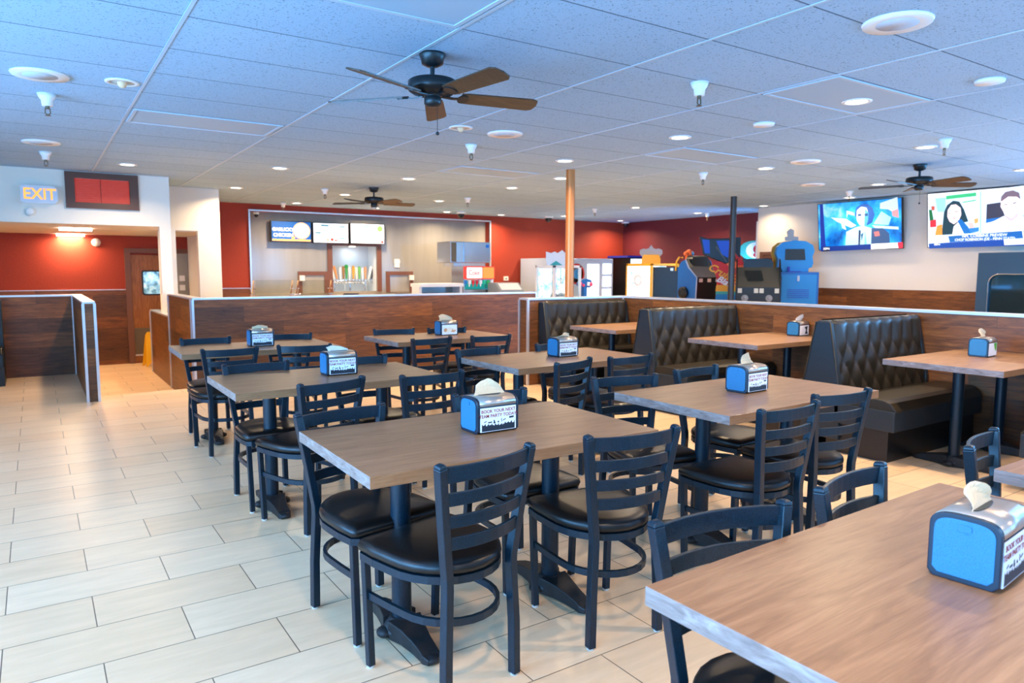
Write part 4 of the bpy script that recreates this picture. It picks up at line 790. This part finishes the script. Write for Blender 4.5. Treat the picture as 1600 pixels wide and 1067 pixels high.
art(s, T, [(K([(135, 150), (190, 150), (220, 830), (135, 870)]), (25, 50, 140)), (K([(310, 360), (560, 400), (720, 510), (640, 540), (420, 440)]), (190, 215, 225)), (K([(470, 420), (520, 440), (560, 570), (500, 540)]), (200, 215, 215)), (K([(570, 270), (680, 310), (700, 360), (590, 330), (570, 400)]), (150, 200, 220)),
 (K([(1080, 200), (1330, 130), (1345, 400), (1200, 300), (1080, 280)]), (200, 215, 230)), (K([(1250, 330), (1340, 300), (1345, 430), (1260, 400)]), (235, 150, 150)), (K([(980, 500), (1100, 320), (1240, 420), (1200, 530)]), (150, 220, 235)), (K([(960, 520), (1340, 560), (1345, 600), (1000, 560)]), (185, 225, 240)),
 (K([(540, 830), (560, 600), (700, 540), (820, 520), (950, 560), (1000, 830)]), (165, 215, 225)), (K([(950, 560), (1120, 570), (1210, 650), (1220, 830), (940, 830)]), (50, 80, 120)), (K([(985, 620), (1060, 610), (1075, 680), (1000, 690)]), (190, 110, 110)),
 (K([(700, 360), (720, 240), (800, 195), (900, 200), (970, 260), (1000, 360), (960, 480), (880, 520), (760, 480)]), (25, 75, 150)), (K([(725, 380), (735, 280), (800, 230), (880, 250), (905, 330), (890, 440), (840, 520), (780, 510), (735, 440)]), (205, 225, 235)),
 (K([(860, 260), (910, 330), (900, 450), (870, 540), (840, 520), (845, 400)]), (60, 140, 200)), (K([(740, 335), (800, 335), (805, 370), (750, 375)]), (20, 60, 110)), (K([(845, 340), (900, 335), (900, 375), (850, 375)]), (20, 60, 110)), (K([(800, 445), (850, 440), (830, 455)]), (120, 130, 150)),
 (K([(755, 575), (790, 590), (770, 830), (745, 830)]), (30, 50, 90)), (K([(790, 650), (830, 620), (800, 760)]), (20, 80, 130)), (K([(850, 560), (880, 830), (840, 830)]), (110, 190, 210)),
 (K([(135, 820), (940, 800), (940, 880), (135, 900)]), (20, 50, 125)), (K([(180, 825), (285, 822), (285, 895), (180, 900)]), (10, 20, 50)), (K([(940, 800), (1330, 790), (1345, 870), (940, 880)]), (245, 248, 250)), (K([(1325, 790), (1400, 785), (1400, 870), (1340, 875)]), (230, 50, 70))])
text('ESPN', .055, 'inkwhite', 'lettering', s, T @ Matrix.Translation((-.605, -.395, .006)), bold=.001)
t, s, T = tv(5.15, 2.215, 1.53, .87, 'television at right with a split news picture of a woman and a man', 'scrwhite')
K = lambda pts: U(pts, 855, 560, 1.5/1500, .84/780)
P = [(K([(110, 205), (860, 185), (865, 775), (120, 800)]), (215, 235, 245)), (K([(375, 215), (805, 200), (808, 250), (375, 265)]), (60, 190, 120)), (K([(620, 320), (800, 300), (800, 560), (640, 500)]), (235, 245, 240)), (K([(620, 318), (805, 300), (805, 315), (620, 332)]), (60, 190, 130)),
 (K([(115, 400), (160, 400), (190, 560), (130, 560)]), (30, 110, 60)), (K([(150, 350), (205, 350), (205, 410), (160, 410)]), (205, 90, 70)), (K([(135, 560), (225, 545), (230, 655), (135, 660)]), (220, 50, 60)), (K([(215, 240), (370, 240), (370, 440), (250, 440)]), (160, 215, 240)), (K([(780, 570), (840, 560), (840, 620), (790, 640)]), (225, 170, 90)),
 (K([(330, 600), (345, 450), (390, 350), (480, 290), (570, 310), (640, 430), (700, 600), (640, 610), (480, 700), (480, 775), (310, 780)]), (25, 60, 70)), (K([(210, 780), (240, 640), (320, 620), (320, 780)]), (235, 150, 60)), (K([(590, 770), (600, 700), (650, 770)]), (235, 150, 60)),
 (K([(470, 780), (490, 660), (560, 600), (620, 700), (640, 775)]), (245, 240, 240)), (K([(395, 520), (400, 420), (450, 350), (520, 345), (590, 400), (600, 500), (560, 590), (490, 630), (430, 590)]), (250, 225, 220)), (K([(410, 470), (445, 462), (445, 470), (412, 478)]), (110, 80, 80)), (K([(510, 450), (550, 442), (550, 452), (512, 460)]), (110, 80, 80)), (K([(470, 545), (530, 530), (500, 556)]), (220, 140, 140)),
 (K([(545, 580), (600, 560), (700, 680), (740, 770), (640, 770)]), (20, 110, 180)), (K([(690, 620), (760, 610), (790, 690), (720, 700)]), (235, 190, 175)), (K([(700, 700), (850, 690), (850, 745), (740, 770)]), (50, 130, 190)),
 (K([(862, 186), (880, 186), (885, 775), (868, 775)]), (150, 225, 225)), (K([(885, 185), (1600, 150), (1600, 750), (890, 770)]), (222, 234, 246)), (K([(955, 375), (1140, 360), (1200, 560), (950, 600)]), (60, 60, 75)), (K([(950, 580), (1200, 560), (1130, 600), (945, 635)]), (30, 110, 180)), (K([(1375, 560), (1600, 550), (1600, 600), (1400, 590)]), (60, 110, 160)),
 (K([(900, 770), (930, 660), (1080, 600), (1180, 550), (1370, 550), (1500, 580), (1600, 600), (1600, 755)]), (240, 240, 243)), (K([(1190, 560), (1205, 500), (1365, 500), (1370, 570), (1280, 630)]), (215, 195, 195)), (K([(1140, 420), (1150, 310), (1210, 240), (1300, 230), (1380, 290), (1405, 400), (1370, 510), (1280, 590), (1200, 530)]), (250, 232, 225)),
 (K([(1140, 340), (1150, 280), (1200, 225), (1300, 210), (1380, 250), (1400, 340), (1350, 300), (1240, 290), (1160, 345)]), (120, 100, 110)), (K([(1185, 395), (1230, 385), (1230, 398), (1188, 405)]), (110, 110, 120)), (K([(1300, 380), (1345, 372), (1345, 386), (1300, 392)]), (110, 110, 120)), (K([(1220, 490), (1320, 475), (1300, 515), (1240, 520)]), (255, 255, 255)),
 (K([(410, 800), (1600, 755), (1600, 860), (430, 890)]), (25, 100, 165)), (K([(115, 800), (405, 790), (435, 885), (115, 900)]), (225, 235, 245)), (K([(115, 900), (1600, 860), (1600, 960), (120, 975)]), (18, 70, 150)), (K([(1190, 870), (1600, 858), (1600, 945), (1200, 950)]), (240, 245, 248)), (K([(1425, 760), (1445, 760), (1460, 860), (1440, 860)]), (235, 240, 245))]
art(s, T, P)
text('NFL COMBINE PREVIEW', .058, 'inkwhite', 'lettering', s, T @ Matrix.Translation((.07, -.268, .008)), bold=.001)
text('CHOP ROBINSON (DE - PENN STATE)', .056, 'inkwhite', 'lettering', s, T @ Matrix.Translation((.07, -.322, .008)), bold=.001, sx=.88)
text('ESPN', .04, 'inkwhite', 'lettering', s, T @ Matrix.Translation((-.61, -.385, .008)), bold=.001)
# brown door frame in the right wall near its far end
mb = MB(); mb.box((XR-.04, 8.35, 0), (XR-.001, 8.43, 1.72)); mb.box((XR-.04, 9.12, 0), (XR-.001, 9.2, 1.72)); mb.box((XR-.04, 8.35, 1.721), (XR-.001, 9.2, 1.78)); mb.box((XR-.03, 8.431, 1.66), (XR-.001, 9.119, 1.72)); d = struct('door_2', mb, 'brown')
mb = MB(); mb.box((XR-.02, 8.43, 0), (XR-.004, 9.12, 1.66)); mb.build('door_leaf', mat('dark_brown_door', (90, 48, 36), .45), d)
p = at(1270, 436, X=XR); q = MB(); q.box((-.03, -.06, -.06), (0, .06, .06)); q.box((-.032, -.03, -.03), (-.03, .03, .03), 1); tag(q.build('wall_controller', ['plastic', 'scrblue'], loc=p), 'small white wall controller right of the blue game machine', 'thermostat')

# ------------------------------------------------------------------ arcade corner
flat('ablue', (8, 95, 170)); flat('abluelt', (22, 128, 196)); flat('ayellow', (235, 165, 20)); flat('agold', (214, 150, 20)); flat('ared', (200, 25, 20)); flat('awhite', (235, 238, 240)); flat('agrey', (150, 152, 156)); flat('abrown', (84, 76, 62), 0, .35); flat('adark', (26, 30, 28), 0, .4)
flat('sticker', (205, 200, 180)); flat('glowcyan', (190, 235, 250), 1.8); flat('glowwhite', (240, 248, 255), 2.2); flat('aorange', (240, 110, 50)); flat('ateal', (60, 170, 160)); flat('apurple', (40, 50, 160)); flat('ascreen', (20, 70, 170), .35)
flat('askirt', (170, 185, 205)); flat('plushblue', (90, 180, 235)); flat('plushwhite', (235, 235, 240)); flat('plushpink', (235, 60, 110))
def glowbox_mat(key, seed):
    m = M[key] = mat(key, (220, 240, 250), .2); mp = coords(m, (1, 1, 1)); n = noise(m, mp.outputs[0], 7+seed, 3, .6)
    r = ramp(m, n.outputs[0], [(.3, (90, 180, 225)), (.42, (190, 232, 250)), (.5, (250, 254, 255))]); lk(m, r.outputs[0], bsdf(m).inputs['Emission Color']); lk(m, r.outputs[0], bsdf(m).inputs['Base Color']); bsdf(m).inputs['Emission Strength'].default_value = 1.1
glowbox_mat('glow_a', 0); glowbox_mat('glow_b', 3)
# white prize locker wall
t = thing('prize_locker', 'wide white prize locker cabinet against the far red wall', 'vending cabinet', (9.75, 12.95, 0)); q = MB(); q.box((0, 0, 0), (1.85, 1.25, 1.68)); q.build('cabinet', 'askirt', t, bevel=.01)
q = MB(); q.box((1.05, -.012, .1), (1.4, -.001, 1.55)); q.build('lit_door', 'glowwhite', t)
for k in range(5): q = MB(); q.box((1.52, -.012, .12+k*.3), (1.78, -.001, .36+k*.3)); q.build('lit_locker_window', 'glowwhite', t)
q = MB(); q.lathe([(.20, 0), (.22, .01), (.24, 0)], 30, T=face((.72, -.005, 1.32), (1, 0, 0), (0, 0, 1))); q.build('ring_emblem', 'ared', t); q = MB(); q.prism(ell(0, 0, .1, .12), 0, .01, T=face((.72, -.001, 1.32), (1, 0, 0), (0, 0, 1))); q.build('emblem_centre', 'abluelt', t)
# claw machines
def claw(x, y, w, d, h, frame, label, topper):
    t = thing('claw_machine', label, 'claw machine', (x, y, 0)); q = MB()
    for a, b in ((0, 0), (w-.05, 0), (0, d-.05), (w-.05, d-.05)): q.box((a, b, 0), (a+.05, b+.05, h))
    q.box((0, 0, h-.05), (w, d, h)); q.box((0, 0, 0), (w, d, .75)); q.build('frame', frame, t, bevel=.006)
    return t
t = claw(8.34, 11.0, .68, .62, 1.5, 'awhite', 'white lit claw machine left of the bronze pole', 0)
q = MB(); q.box((.05, .3, .76), (.63, .57, 1.44)); q.build('lit_back', 'glow_a', t)
q = MB(); q.box((-.001, .06, .76), (.008, .56, 1.44)); q.box((.06, -.001, .76), (.62, .008, 1.44)); q.build('glass', 'glass', t)
q = MB(); q.tube([(.35, .25, 1.44), (.35, .25, 1.25)], .015)
for a in (0, 2.1, 4.2): q.sweep([(.35, .25, 1.25), (.35+.07*math.cos(a), .25+.07*math.sin(a), 1.2), (.35+.04*math.cos(a), .25+.04*math.sin(a), 1.13)], .02, .01)
q.build('claw', 'chrome', t)
q = MB()
for k in range(9): q.ball((.12+.06*k, .18+.05*(k % 3), .82+.07*(k % 2)), .075, k % 2)
q.build('plush_heap', ['plushblue', 'plushwhite'], t)['kind'] = 'stuff'
q = MB(); q.prism([(-.17, 0), (.17, 0), (.2, .12), (.2, .22), (.12, .30), (.03, .24), (-.03, .27), (-.1, .24), (-.2, .27), (-.2, .1)], -.02, .02, T=face((.2, .2, 1.5), (.8, -.6, 0), (0, 0, 1))); q.prism([(-.13, 0), (.13, 0), (0, .09)], .02, .024, 1, T=face((.2, .2, 1.5), (.8, -.6, 0), (0, 0, 1))); q.build('cloud_topper', ['awhite', 'ateal'], t)
t = claw(11.0, 11.05, .86, .80, 1.555, 'ayellow', 'yellow-framed claw machine with a grey crown topper', 0)
q = MB(); q.box((.2, .06, .76), (.5, .74, 1.5)); q.build('lit_back', 'glow_b', t); q = MB(); q.box((-.004, .05, .1), (.006, .75, 1.5)); q.build('glass', 'glow_b', t)
q = MB(); q.lathe([(.075, -.004), (.075, .012), (.13, .012), (.13, -.004)], 26, T=face((-.006, .4, 1.2), (0, -1, 0), (0, 0, 1))); q.build('ring_decal', 'awhite', t)
q = MB(); q.box((.06, -.012, .06), (.80, .03, 1.48)); q.build('side_board', 'blackmatte', t); q = MB(); q.box((.55, -.016, 1.4), (.64, -.012, 1.46)); q.build('sticker', 'sticker', t)
T = face((.22, .25, 1.555), (.72, -.69, 0), (0, 0, 1)); q = MB(); q.prism([(-.2, 0), (.2, 0), (.2, .1), (.16, .19), (-.16, .19), (-.2, .1)], -.15, .15, T=T); q.build('crown_base', 'agold', t)
q = MB(); q.prism([(-.17, .12), (.17, .12), (.25, .22), (.24, .3), (.17, .33), (.1, .32), (.05, .34), (.0, .41), (-.05, .34), (-.1, .32), (-.17, .33), (-.24, .3), (-.25, .22)], -.0, .05, T=T @ Matrix.Translation((0, 0, -.2))); q.build('crown', 'agrey', t)
# dark cabinet behind the yellow one
t = thing('arcade_cabinet', 'dark arcade cabinet with a lit blue marquee behind the yellow claw machine', 'arcade machine', (12.28, 13.1, 0)); q = MB(); q.box((0, 0, 0), (.75, .8, 1.0)); q.box((0, .15, 1.0), (.75, .8, 1.5)); q.box((0, .0, 1.5), (.75, .8, 1.72)); q.build('cabinet', 'black', t)
q = MB(); q.box((.03, -.01, 1.52), (.72, -.001, 1.69)); q.build('marquee', 'glow_a', t); q = MB(); q.box((.05, .13, 1.02), (.7, .149, 1.46)); q.build('screen', 'glow_b', t); q = MB(); q.prism([(-.05, 0), (.8, 0), (.78, .05), (-.03, .05)], 0, .75, T=face((0, .78, 1.72), (1, 0, 0), (0, 0, 1))); q.build('top_cover', 'apurple', t)
# blue gun-shaped shooter seen right of the bronze pole
p = at(903, 442, Y=11.6); t = thing('blaster_game', 'bright blue blaster-shaped toy stand right of the bronze pole', 'arcade toy', (p.x, 11.6, 0)); T = face((0, 0, p.z), (1, 0, 0), (0, 0, 1))
q = MB(); q.prism([(0, -.0), (.08, .07), (.2, .09), (.32, .06), (.34, .0), (.3, -.1), (.24, -.1), (.2, -.07), (.06, -.08), (0, -.05)], -.06, .06, T=T); q.build('blaster', 'ablue', t, bevel=.01)
q = MB(); q.ball((.02, -.04, p.z-.02), .05); q.ball((.31, -.04, p.z-.03), .05); q.ball((.1, -.06, p.z-.05), .03); q.build('pink_knobs', 'plushpink', t); q = MB(); q.box((.12, -.05, 0), (.2, .05, p.z-.07)); q.build('post', 'ablue', t); q = MB(); q.box((.2, -.064, p.z-.06), (.28, -.06, p.z+.02)); q.build('white_plate', 'awhite', t)
# blue racing cabinet seen from the back
t = thing('racing_cabinet', 'blue-sided racing cabinet seen from behind, right of the yellow claw machine', 'arcade machine', (10.68, 9.5, 0)); w = .72
pf = [(.05, 0), (.5, 0), (.5, 1.45), (.42, 1.58), (.3, 1.62), (.22, 1.47), (0, 1.27)]
q = MB(); q.prism(pf, 0, .02, T=EXT); q.build('side_panel', 'ablue', t); q = MB(); q.prism(pf, w-.02, w, T=EXT); q.build('side_panel', 'ablue', t)
q = MB(); q.prism([(a+.02 if a < .5 else a-.02, b) for a, b in pf], .02, w-.02, T=EXT); q.build('body', 'adark', t)
q = MB(); q.add([(.02, -.002+.015, 1.275), (w-.02, .013, 1.275), (w-.02, .235, 1.475), (.02, .235, 1.475)], [(0, 1, 2, 3)]); o = q.build('sloped_panel', 'abrown', t); o.modifiers.new('s', 'SOLIDIFY').thickness = .006
q = MB(); q.tube([(-.004, .05, 0), (-.004, 0, 1.27), (-.004, .22, 1.47), (-.004, .3, 1.62)], .012, 8); q.tube([(w+.004, .05, 0), (w+.004, 0, 1.27), (w+.004, .22, 1.47)], .012, 8); q.build('edge_moulding', 'askirt', t)
for k in range(3): q = MB(); q.box((.06+.24*k, -.004, 1.18), (.16+.24*k, .004, 1.25)); q.build('sticker', 'sticker', t)
q = MB(); q.lathe([(.04, .06), (.10, .06), (.12, .04), (.12, 0)], 28, T=face((-.001, .33, .97), (0, -1, 0), (0, 0, 1))); q.build('speaker_housing', 'black', t)
q = MB(); q.prism(rounded(.15, 1.44, .62, 1.70, .09), 0, .2, T=face((0, .45, 0), (1, 0, 0), (0, 0, 1))); q.build('headrest', 'adark', t, bevel=.02)
q = MB(); q.tube([(.0, .56, 1.40), (-.0, .54, 1.58), (.05, .52, 1.67), (.14, .52, 1.66)], .018, 10); q.build('yellow_rim', 'ayellow', t)
q = MB(); q.ball((.22, .5, 1.74), .05, 0); q.ball((.30, .5, 1.77), .06, 0); q.ball((.36, .48, 1.74), .05, 1); q.ball((.28, .46, 1.71), .05, 0); q.box((.2, .45, 1.6), (.36, .5, 1.72), 0); q.build('toy_topper', ['aorange', 'plushblue'], t)
# red racing cabinet with tilted hood
VZ = rad(-48)
p = at(1118, 440, Z=CAMH-.2)
base = at(1135, 421.6, Y=8.9); t = thing('red_racing_machine', 'red and yellow racing machine with a big tilted blue hood behind the thin pole', 'arcade machine', (base.x, base.y, 0), VZ)
sc = .01335
def S2(pts): return [((x-1135)*sc, CAMH+(421.6-y)*sc) for x, y in pts]
T = face((0, 0, 0), (1, 0, 0), (0, 0, 1)) 
def loop(bot): return S2([(1119, bot), (1123, 446), (1124, 436), (1116, 414), (1117, 408), (1127, 409), (1138, 415), (1147, 426), (1152, 442), (1153, 460), (1152, bot)])
q = MB(); pts = loop(526); q.prism(pts[::-1], -.42, 0, T=T); q.build('side_cabinet', 'ared', t, bevel=.004)
for y0, y1, k, nm in ((442, 451, 'ayellow', 'yellow_band'), (451, 455, 'ateal', 'teal_band'), (455, 463, 'abluelt', 'blue_band'), (463, 475, 'aorange', 'orange_band')):
    q = MB(); q.prism(S2([(1121, y1), (1122, y0), (1151.5, y0), (1152.2, y1)])[::1], 0, .006, T=T); q.build(nm, k, t)
text("Cruis'n", .20, 'ayellow', 'lettering', t, T @ Matrix.Translation(S2([(1130, 426)])[0]+(.004,)) @ Rz(-.5), .002, shear=.3, bold=.004)
text('Blast', .17, 'awhite', 'lettering', t, T @ Matrix.Translation(S2([(1134, 438)])[0]+(.004,)) @ Rz(-.45), .002, shear=.3, bold=.004)
q = MB(); q.prism(S2([(1103, 399), (1097, 373), (1109, 377), (1148, 376), (1152, 400), (1144, 410), (1133, 412)])[::-1], -.45, -.05, T=T); q.build('tilted_hood', 'black', t, bevel=.01)
q = MB(); q.prism(S2([(1105, 397), (1101, 378), (1111, 379), (1112, 398)])[::-1], -.05, -.044, T=T); q.prism(S2([(1120, 380), (1138, 380), (1137, 404), (1128, 399)])[::-1], -.05, -.044, T=T); q.build('hood_screen', 'ascreen', t)
q = MB(); q.sweep([S2([(1120, 388)])[0][0:1]+(.03,)+S2([(1120, 388)])[0][1:], S2([(1136, 411)])[0][0:1]+(.03,)+S2([(1136, 411)])[0][1:]], .02, .02, up=(0, 1, 0)); q.sweep([S2([(1146, 398)])[0][0:1]+(.03,)+S2([(1146, 398)])[0][1:], S2([(1158, 414)])[0][0:1]+(.03,)+S2([(1158, 414)])[0][1:]], .03, .03, up=(0, 1, 0)); q.build('hood_strut', 'abrown', t)
x_, z_ = S2([(1149, 385)])[0]; q = MB(); q.box((x_-.05, .1, z_-.3), (x_+.06, .25, z_+.13)); q.build('rear_light_box', 'adark', t)
q = MB(); q.prism(S2([(1134, 412), (1146, 409), (1158, 411), (1162, 416), (1150, 418), (1140, 418)])[::-1], -.3, .0, T=T); q.build('seat_shell', 'aorange', t)
q = MB(); q.prism(S2([(1146, 398), (1160, 413), (1150, 415), (1147, 405)])[::-1], -.0, .05, T=T); q.build('red_fairing', 'ared', t)
# wide dark machine seen from behind
t = thing('driving_pod', 'wide dark-backed arcade pod with silver stickers left of the blue machine', 'arcade machine', tuple(at(1151, 421.6, Y=8.2).xy)+(0,), rad(-50)); w = .74
pf = [(.0, 0), (.42, 0), (.42, 1.5), (.38, 1.62), (.3, 1.60), (.17, 1.5), (.06, 1.3), (0, 1.12)]
q = MB(); q.prism([(0, 0), (.41, 0), (.41, 1.46), (.25, 1.46), (0, 1.12)], .02, w-.02, T=EXT); q.build('body', 'adark', t)
q = MB(); q.prism(pf, w-.02, w, T=EXT); q.build('side_panel', 'black', t); q = MB(); q.prism(pf, 0, .02, T=EXT); q.build('side_panel', 'black', t)
q = MB(); q.add([(.02, -.004, 1.12), (w-.02, -.004, 1.12), (w-.02, .25, 1.465), (.02, .25, 1.465)], [(0, 1, 2, 3)]); o = q.build('sloped_back', 'abrown', t); o.modifiers.new('s', 'SOLIDIFY').thickness = .006
q = MB(); q.add([(.2, .06, 1.225), (.46, .06, 1.225), (.42, .19, 1.40), (.14, .19, 1.40)], [(0, 1, 2, 3)]); o = q.build('vent_plate', 'adark', t); o.location = (0, -.01, .01); o.modifiers.new('s', 'SOLIDIFY').thickness = .004
q = MB(); q.prism(rounded(.12, 1.40, .62, 1.62, .1), 0, .15, T=face((0, .40, 0), (1, 0, 0), (0, 0, 1))); q.build('seat_top', 'black', t)
for x in (.03, .3, .39, .64): q = MB(); q.box((x, -.006, 1.02), (x+.07, .001, 1.1)); q.build('sticker', 'sticker', t)
for x in (.15, .55): q = MB(); q.lathe([(.03, 0), (.05, .012), (.06, 0)], 14, T=face((x, -.001, .93), (1, 0, 0), (0, 0, 1))); q.ball((x, -.01, .93), .03); q.build('fan_grille', 'agrey', t)
# colourful marquee by the wall edge
p = at(1178, 391, Y=9.65); t = thing('prize_wheel_sign', 'round teal and red game marquee half hidden by the white wall edge', 'arcade sign', (p.x, 9.65, 0), VZ); q = MB(); q.prism(ell(0, p.z, .30, .20, 28), -.03, .03, T=face((0, 0, 0), (1, 0, 0), (0, 0, 1))); q.build('marquee', 'ateal', t)
q = MB(); q.prism(ell(.04, p.z, .2, .17, 24), .03, .035, 0, T=face((0, 0, 0), (1, 0, 0), (0, 0, 1))); q.prism(ell(.08, p.z+.02, .1, .1, 16), .035, .04, 1, T=face((0, 0, 0), (1, 0, 0), (0, 0, 1))); q.prism(ell(.06, p.z-.1, .08, .05, 16), .035, .042, 1, T=face((0, 0, 0), (1, 0, 0), (0, 0, 1))); q.build('pictures', ['awhite', 'ared'], t)
q = MB(); q.box((-.2, 0.04, 0), (.25, .3, p.z-.15)); q.build('stand', 'adark', t)
# blue machine with the rounded head
b0 = at(1213, 421.6, Y=8.1); t = thing('blue_game_machine', 'bright blue game machine with a rounded head and a topper, by the white wall', 'arcade machine', (b0.x, b0.y, 0), rad(-47)); w = .73
q = MB(); q.box((0, 0, 0), (w, .42, 1.385)); q.build('lower_cabinet', 'ablue', t, bevel=.01); q = MB(); q.box((.1, -.008, .25), (w-.04, -.001, 1.34)); dr = q.build('service_door', 'abluelt', t)
q = MB()
for k in range(5): q.box((.2, -.013, .92+k*.035), (.57, -.009, .93+k*.035))
q.build('louvres', 'apurple', dr); q = MB(); q.prism([(0, -.06), (.05, 0), (0, .06), (-.05, 0)], 0, .005, T=face((.06, -.002, 1.27), (1, 0, 0), (0, 0, 1))); q.build('diamond_sign', 'black', t); q = MB(); q.prism(rounded(-.02, -.05, .02, .05, .015), 0, .02, T=face((.38, -.009, 1.27), (1, 0, 0), (0, 0, 1))); q.build('lock_plate', 'askirt', dr)
hd = [(.09, 1.45), (.02, 1.47), (.03, 1.62), (-.01, 1.72), (.01, 1.84), (.10, 1.92), (.3, 1.955), (.5, 1.94), (.62, 1.87), (.655, 1.76), (.62, 1.66), (.64, 1.55), (.62, 1.47), (.56, 1.45), (.56, 1.385), (.12, 1.385)]
T = face((0, .2, 0), (1, 0, 0), (0, 0, 1)); q = MB(); q.prism(hd[::-1], -.12, .12, T=T); q.build('head', 'abluelt', t, bevel=.008)
q = MB(); q.prism([((x-.32)*.98+.32, z) for x, z in hd][::-1], -.2, -.125, T=T @ Matrix.Translation((-.06, 0, 0))); q.build('yellow_front', 'agold', t)
q = MB(); q.prism([(.15, 1.60), (.5, 1.60), (.48, 1.80), (.15, 1.80)], .12, .126, T=T); q.build('service_window', 'adark', t)
q = MB(); q.box((.2, .05, 1.40), (.24, .08, 1.48)); q.box((.2, .0, 1.385), (.42, .12, 1.40)); q.build('bracket', 'apurple', t)
q = MB(); q.prism([(.16, 1.955), (.38, 1.955), (.38, 2.02), (.30, 2.03), (.3, 2.14), (.24, 2.17), (.18, 2.12), (.2, 2.03), (.15, 2.02)], -.02, .03, T=T); q.build('cut_out_topper', 'agrey', t)
# dark booth with arched window at the right edge
FX = 11.55; t = thing('photo_booth', 'large blue-black cabinet with an arched window at the right picture edge', 'cabinet', (FX, 4.85, 0)); 
p = at(1529, 395, X=FX); ytop = p.y; zt = p.z
t.location = (FX, ytop, 0); q = MB(); w = 1.5
T = face((0, 0, 0), (0, -1, 0), (0, 0, 1)); z1a = at(1545, 428, X=FX)
ya = ytop-z1a.y; zw = z1a.z
arch = [(ya, .35), (ya, zw-.13)]+[(ya+.14-.14*math.cos(a), zw-.13+.13*math.sin(a)) for a in (rad(25), rad(50), rad(75), PI/2)]+[(1.15-.14+.14*math.sin(a), zw-.13+.13*math.cos(a)) for a in (0, rad(30), rad(60), PI/2)]+[(1.15, .35)]
# front made as strips around the arched opening
fr = MB(); fr.box((0, 0, -.06), (ya, zt, 0), T=T); fr.box((1.15, 0, -.06), (w, zt, 0), T=T); fr.box((ya, 0, -.06), (1.15, .35, 0), T=T); 
up = [a for a in arch if a[1] >= zw-.14]
for a, b in zip(up[:-1], up[1:]):
    if b[0]-a[0] > .001: fr.prism([(a[0], a[1]), (b[0], b[1]), (b[0], zt), (a[0], zt)], -.06, 0, T=T)
fr.build('front_panel', flat('boothpaint', (28, 62, 86), 0, .45), t); q.box((0, 0, -.5), (.03, zt, -.06), T=T); q.box((w-.03, 0, -.5), (w, zt, -.06), T=T); q.box((.03, zt-.03, -.5), (w-.03, zt, -.06), T=T); q.build('shell', 'black', t)
q = MB(); q.tube([(-.004, -a[0], a[1]) for a in arch], .006, 8); q.build('window_trim', 'chrome', t); q = MB(); q.box((ya-.02, .3, -.05), (1.17, zw+.0, -.04), T=T); q.build('mirror_glass', mat('mirror_glass', (70, 110, 130), .06, .9), t)
